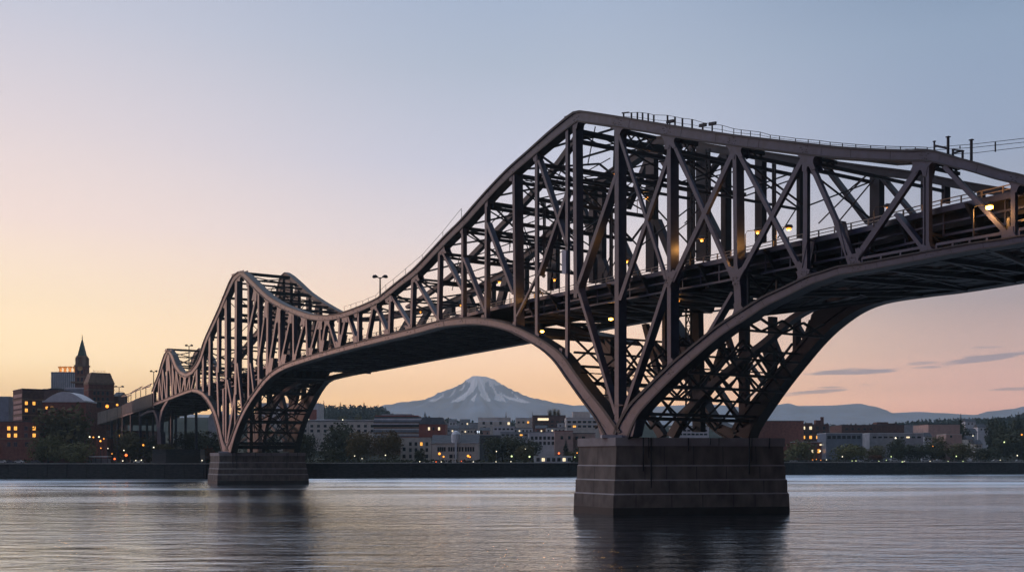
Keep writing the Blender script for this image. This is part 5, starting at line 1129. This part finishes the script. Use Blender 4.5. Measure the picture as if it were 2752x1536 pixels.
#SKYBEGIN
SKY_L=ramp(((0,2.193,0.845,0.010),(2.5,2.246,1.301,0.392),(5,1.880,1.381,0.769),(8,1.420,1.095,0.737),(12,1.137,0.904,0.815),(17,0.867,0.763,0.796),(22,0.639,0.646,0.759),(26.5,0.498,0.532,0.680),(40,0.641,0.745,0.953),(90,0.532,0.639,0.893)))
SKY_C=ramp(((0,2.193,0.845,0.078),(3,2.247,1.220,0.512),(5.5,1.716,1.101,0.673),(8.5,1.246,0.914,0.742),(12,0.924,0.816,0.840),(16,0.663,0.673,0.809),(21,0.486,0.551,0.682),(27,0.361,0.457,0.640),(40,0.612,0.729,0.953),(90,0.532,0.639,0.893)))
SKY_R=ramp(((0,1.255,0.430,0.308),(3,1.670,0.860,0.657),(5.5,0.924,0.597,0.518),(8,0.529,0.419,0.432),(12,0.446,0.459,0.556),(16,0.355,0.428,0.587),(21,0.310,0.401,0.556),(25,0.213,0.298,0.448),(40,0.541,0.666,0.916),(90,0.532,0.639,0.893)))
SKY_B=ramp(((0,0.010,0.010,0.010),(6,0.010,0.010,0.010),(14,0.010,0.010,0.010),(30,0.010,0.010,0.035),(55,0.031,0.051,0.130),(90,0.532,0.639,0.893)))
SKY_S=ramp(((0,0.314,0.025,0.280),(5,0.615,0.367,0.668),(12,0.573,0.523,0.747),(25,0.460,0.534,0.750),(40,0.583,0.697,0.934),(90,0.532,0.639,0.893)))
#SKYEND
f1=mrange(az,R(-28),R(2)); f2=mrange(az,R(2),R(27)); sky=mix(f2,mix(f1,SKY_L,SKY_C),SKY_R)
sky=mix(mrange(az,R(-66),R(-96)),sky,SKY_S)
sky=mix(mrange(mth('ABSOLUTE',mth('ADD',az,R(48))),R(76),R(125)),sky,SKY_B)
# sunset glow low on the left, outside the picture
ga=mth('DIVIDE',mth('ADD',az,R(54)),R(11)); ge=mth('DIVIDE',mth('SUBTRACT',el,R(2)),R(6)); gl=mth('EXPONENT',mth('MULTIPLY',mth('ADD',mth('MULTIPLY',ga,ga),mth('MULTIPLY',ge,ge)),-1.0))
sky=mix(gl,sky,(3.0,1.35,.6))
# thin evening clouds low on the right
def cloud(sk,a0,e0,wa,we,tilt,op,col):
    no=nt.nodes.new('ShaderNodeTexNoise'); no.noise_dimensions='2D'; no.inputs['Scale'].default_value=1; no.inputs['Detail'].default_value=5
    cb=nt.nodes.new('ShaderNodeCombineXYZ'); nt.links.new(mth('MULTIPLY',az,26),cb.inputs[0]); nt.links.new(mth('MULTIPLY',el,260),cb.inputs[1]); nt.links.new(cb.outputs[0],no.inputs['Vector'])
    da=mth('SUBTRACT',az,a0); de=mth('SUBTRACT',mth('SUBTRACT',el,e0),mth('MULTIPLY',da,tilt))
    q=mth('ADD',mth('POWER',mth('ABSOLUTE',mth('DIVIDE',da,wa)),2.0),mth('POWER',mth('ABSOLUTE',mth('DIVIDE',de,we)),2.0))
    v_=mth('ADD',mth('SUBTRACT',1.0,q),mth('MULTIPLY',mth('SUBTRACT',no.outputs['Fac'],.5),2.2))
    return mix(mth('MULTIPLY',mrange(v_,.1,.9),op),sk,col)
def dirn(x,y): a=(x-CX)/F; return math.atan(a), math.atan((HY-y)/F/math.sqrt(1+a*a))
CC=tuple(lin((136,142,170)))
for x,y,wx,wy,tilt,op in ((2300,997,150,11,.02,.85),(2620,965,190,13,.12,.75),(2170,1055,120,8,.06,.75),(2235,1039,60,5,.0,.65),(2330,1033,40,3,0,.4),(2720,1045,90,6,.04,.6),(2040,1060,70,8,.05,.5),(2660,932,60,4,0,.35),(2480,975,60,6,.05,.5)):
    a0,e0=dirn(x,y); sky=cloud(sky,a0,e0,wx/F/(1+((x-CX)/F)**2),wy*.85/F,tilt,op*.85,CC)
# a little of the physical sky for the same low sun
SUN_AZ,SUN_EL=R(-58),R(3.2)
ns=nt.nodes.new('ShaderNodeTexSky'); ns.sky_type='NISHITA'; ns.sun_disc=False; ns.sun_elevation=SUN_EL; ns.sun_rotation=SUN_AZ; 
nsm=mix(1.0,ns.outputs['Color'],(.004,.004,.004),'MULTIPLY')
sky=mix(1.0,sky,nsm,'ADD')
nt.links.new(sky,bg.inputs['Color']); bg.inputs['Strength'].default_value=1.0
l=bpy.data.lights.new('sun','SUN'); l.energy=.5; l.angle=R(3); l.color=(1,.55,.5); so=bpy.data.objects.new('sun',l); C.objects.link(so)
sd=V((math.sin(SUN_AZ)*math.cos(SUN_EL),math.cos(SUN_AZ)*math.cos(SUN_EL),math.sin(SUN_EL))); so.rotation_euler=(-sd).to_track_quat('-Z','Y').to_euler()
cam=bpy.data.cameras.new('camera'); co=bpy.data.objects.new('camera',cam); C.objects.link(co); co.location=(0,0,CH); co.rotation_euler=(R(90),0,0)
cam.sensor_width=36; cam.lens=36; cam.shift_y=(HY-768)/F; cam.clip_end=40000; cam.clip_start=.5
sc=bpy.context.scene; sc.camera=co
sc.view_settings.view_transform='Standard'; sc.view_settings.look='None'; sc.view_settings.exposure=0; sc.view_settings.gamma=1
cy=sc.cycles; cy.use_denoising=True; cy.max_bounces=6; cy.diffuse_bounces=2; cy.glossy_bounces=3; cy.volume_bounces=0; cy.transparent_max_bounces=8; cy.caustics_reflective=False; cy.sample_clamp_indirect=4; cy.volume_step_rate=1
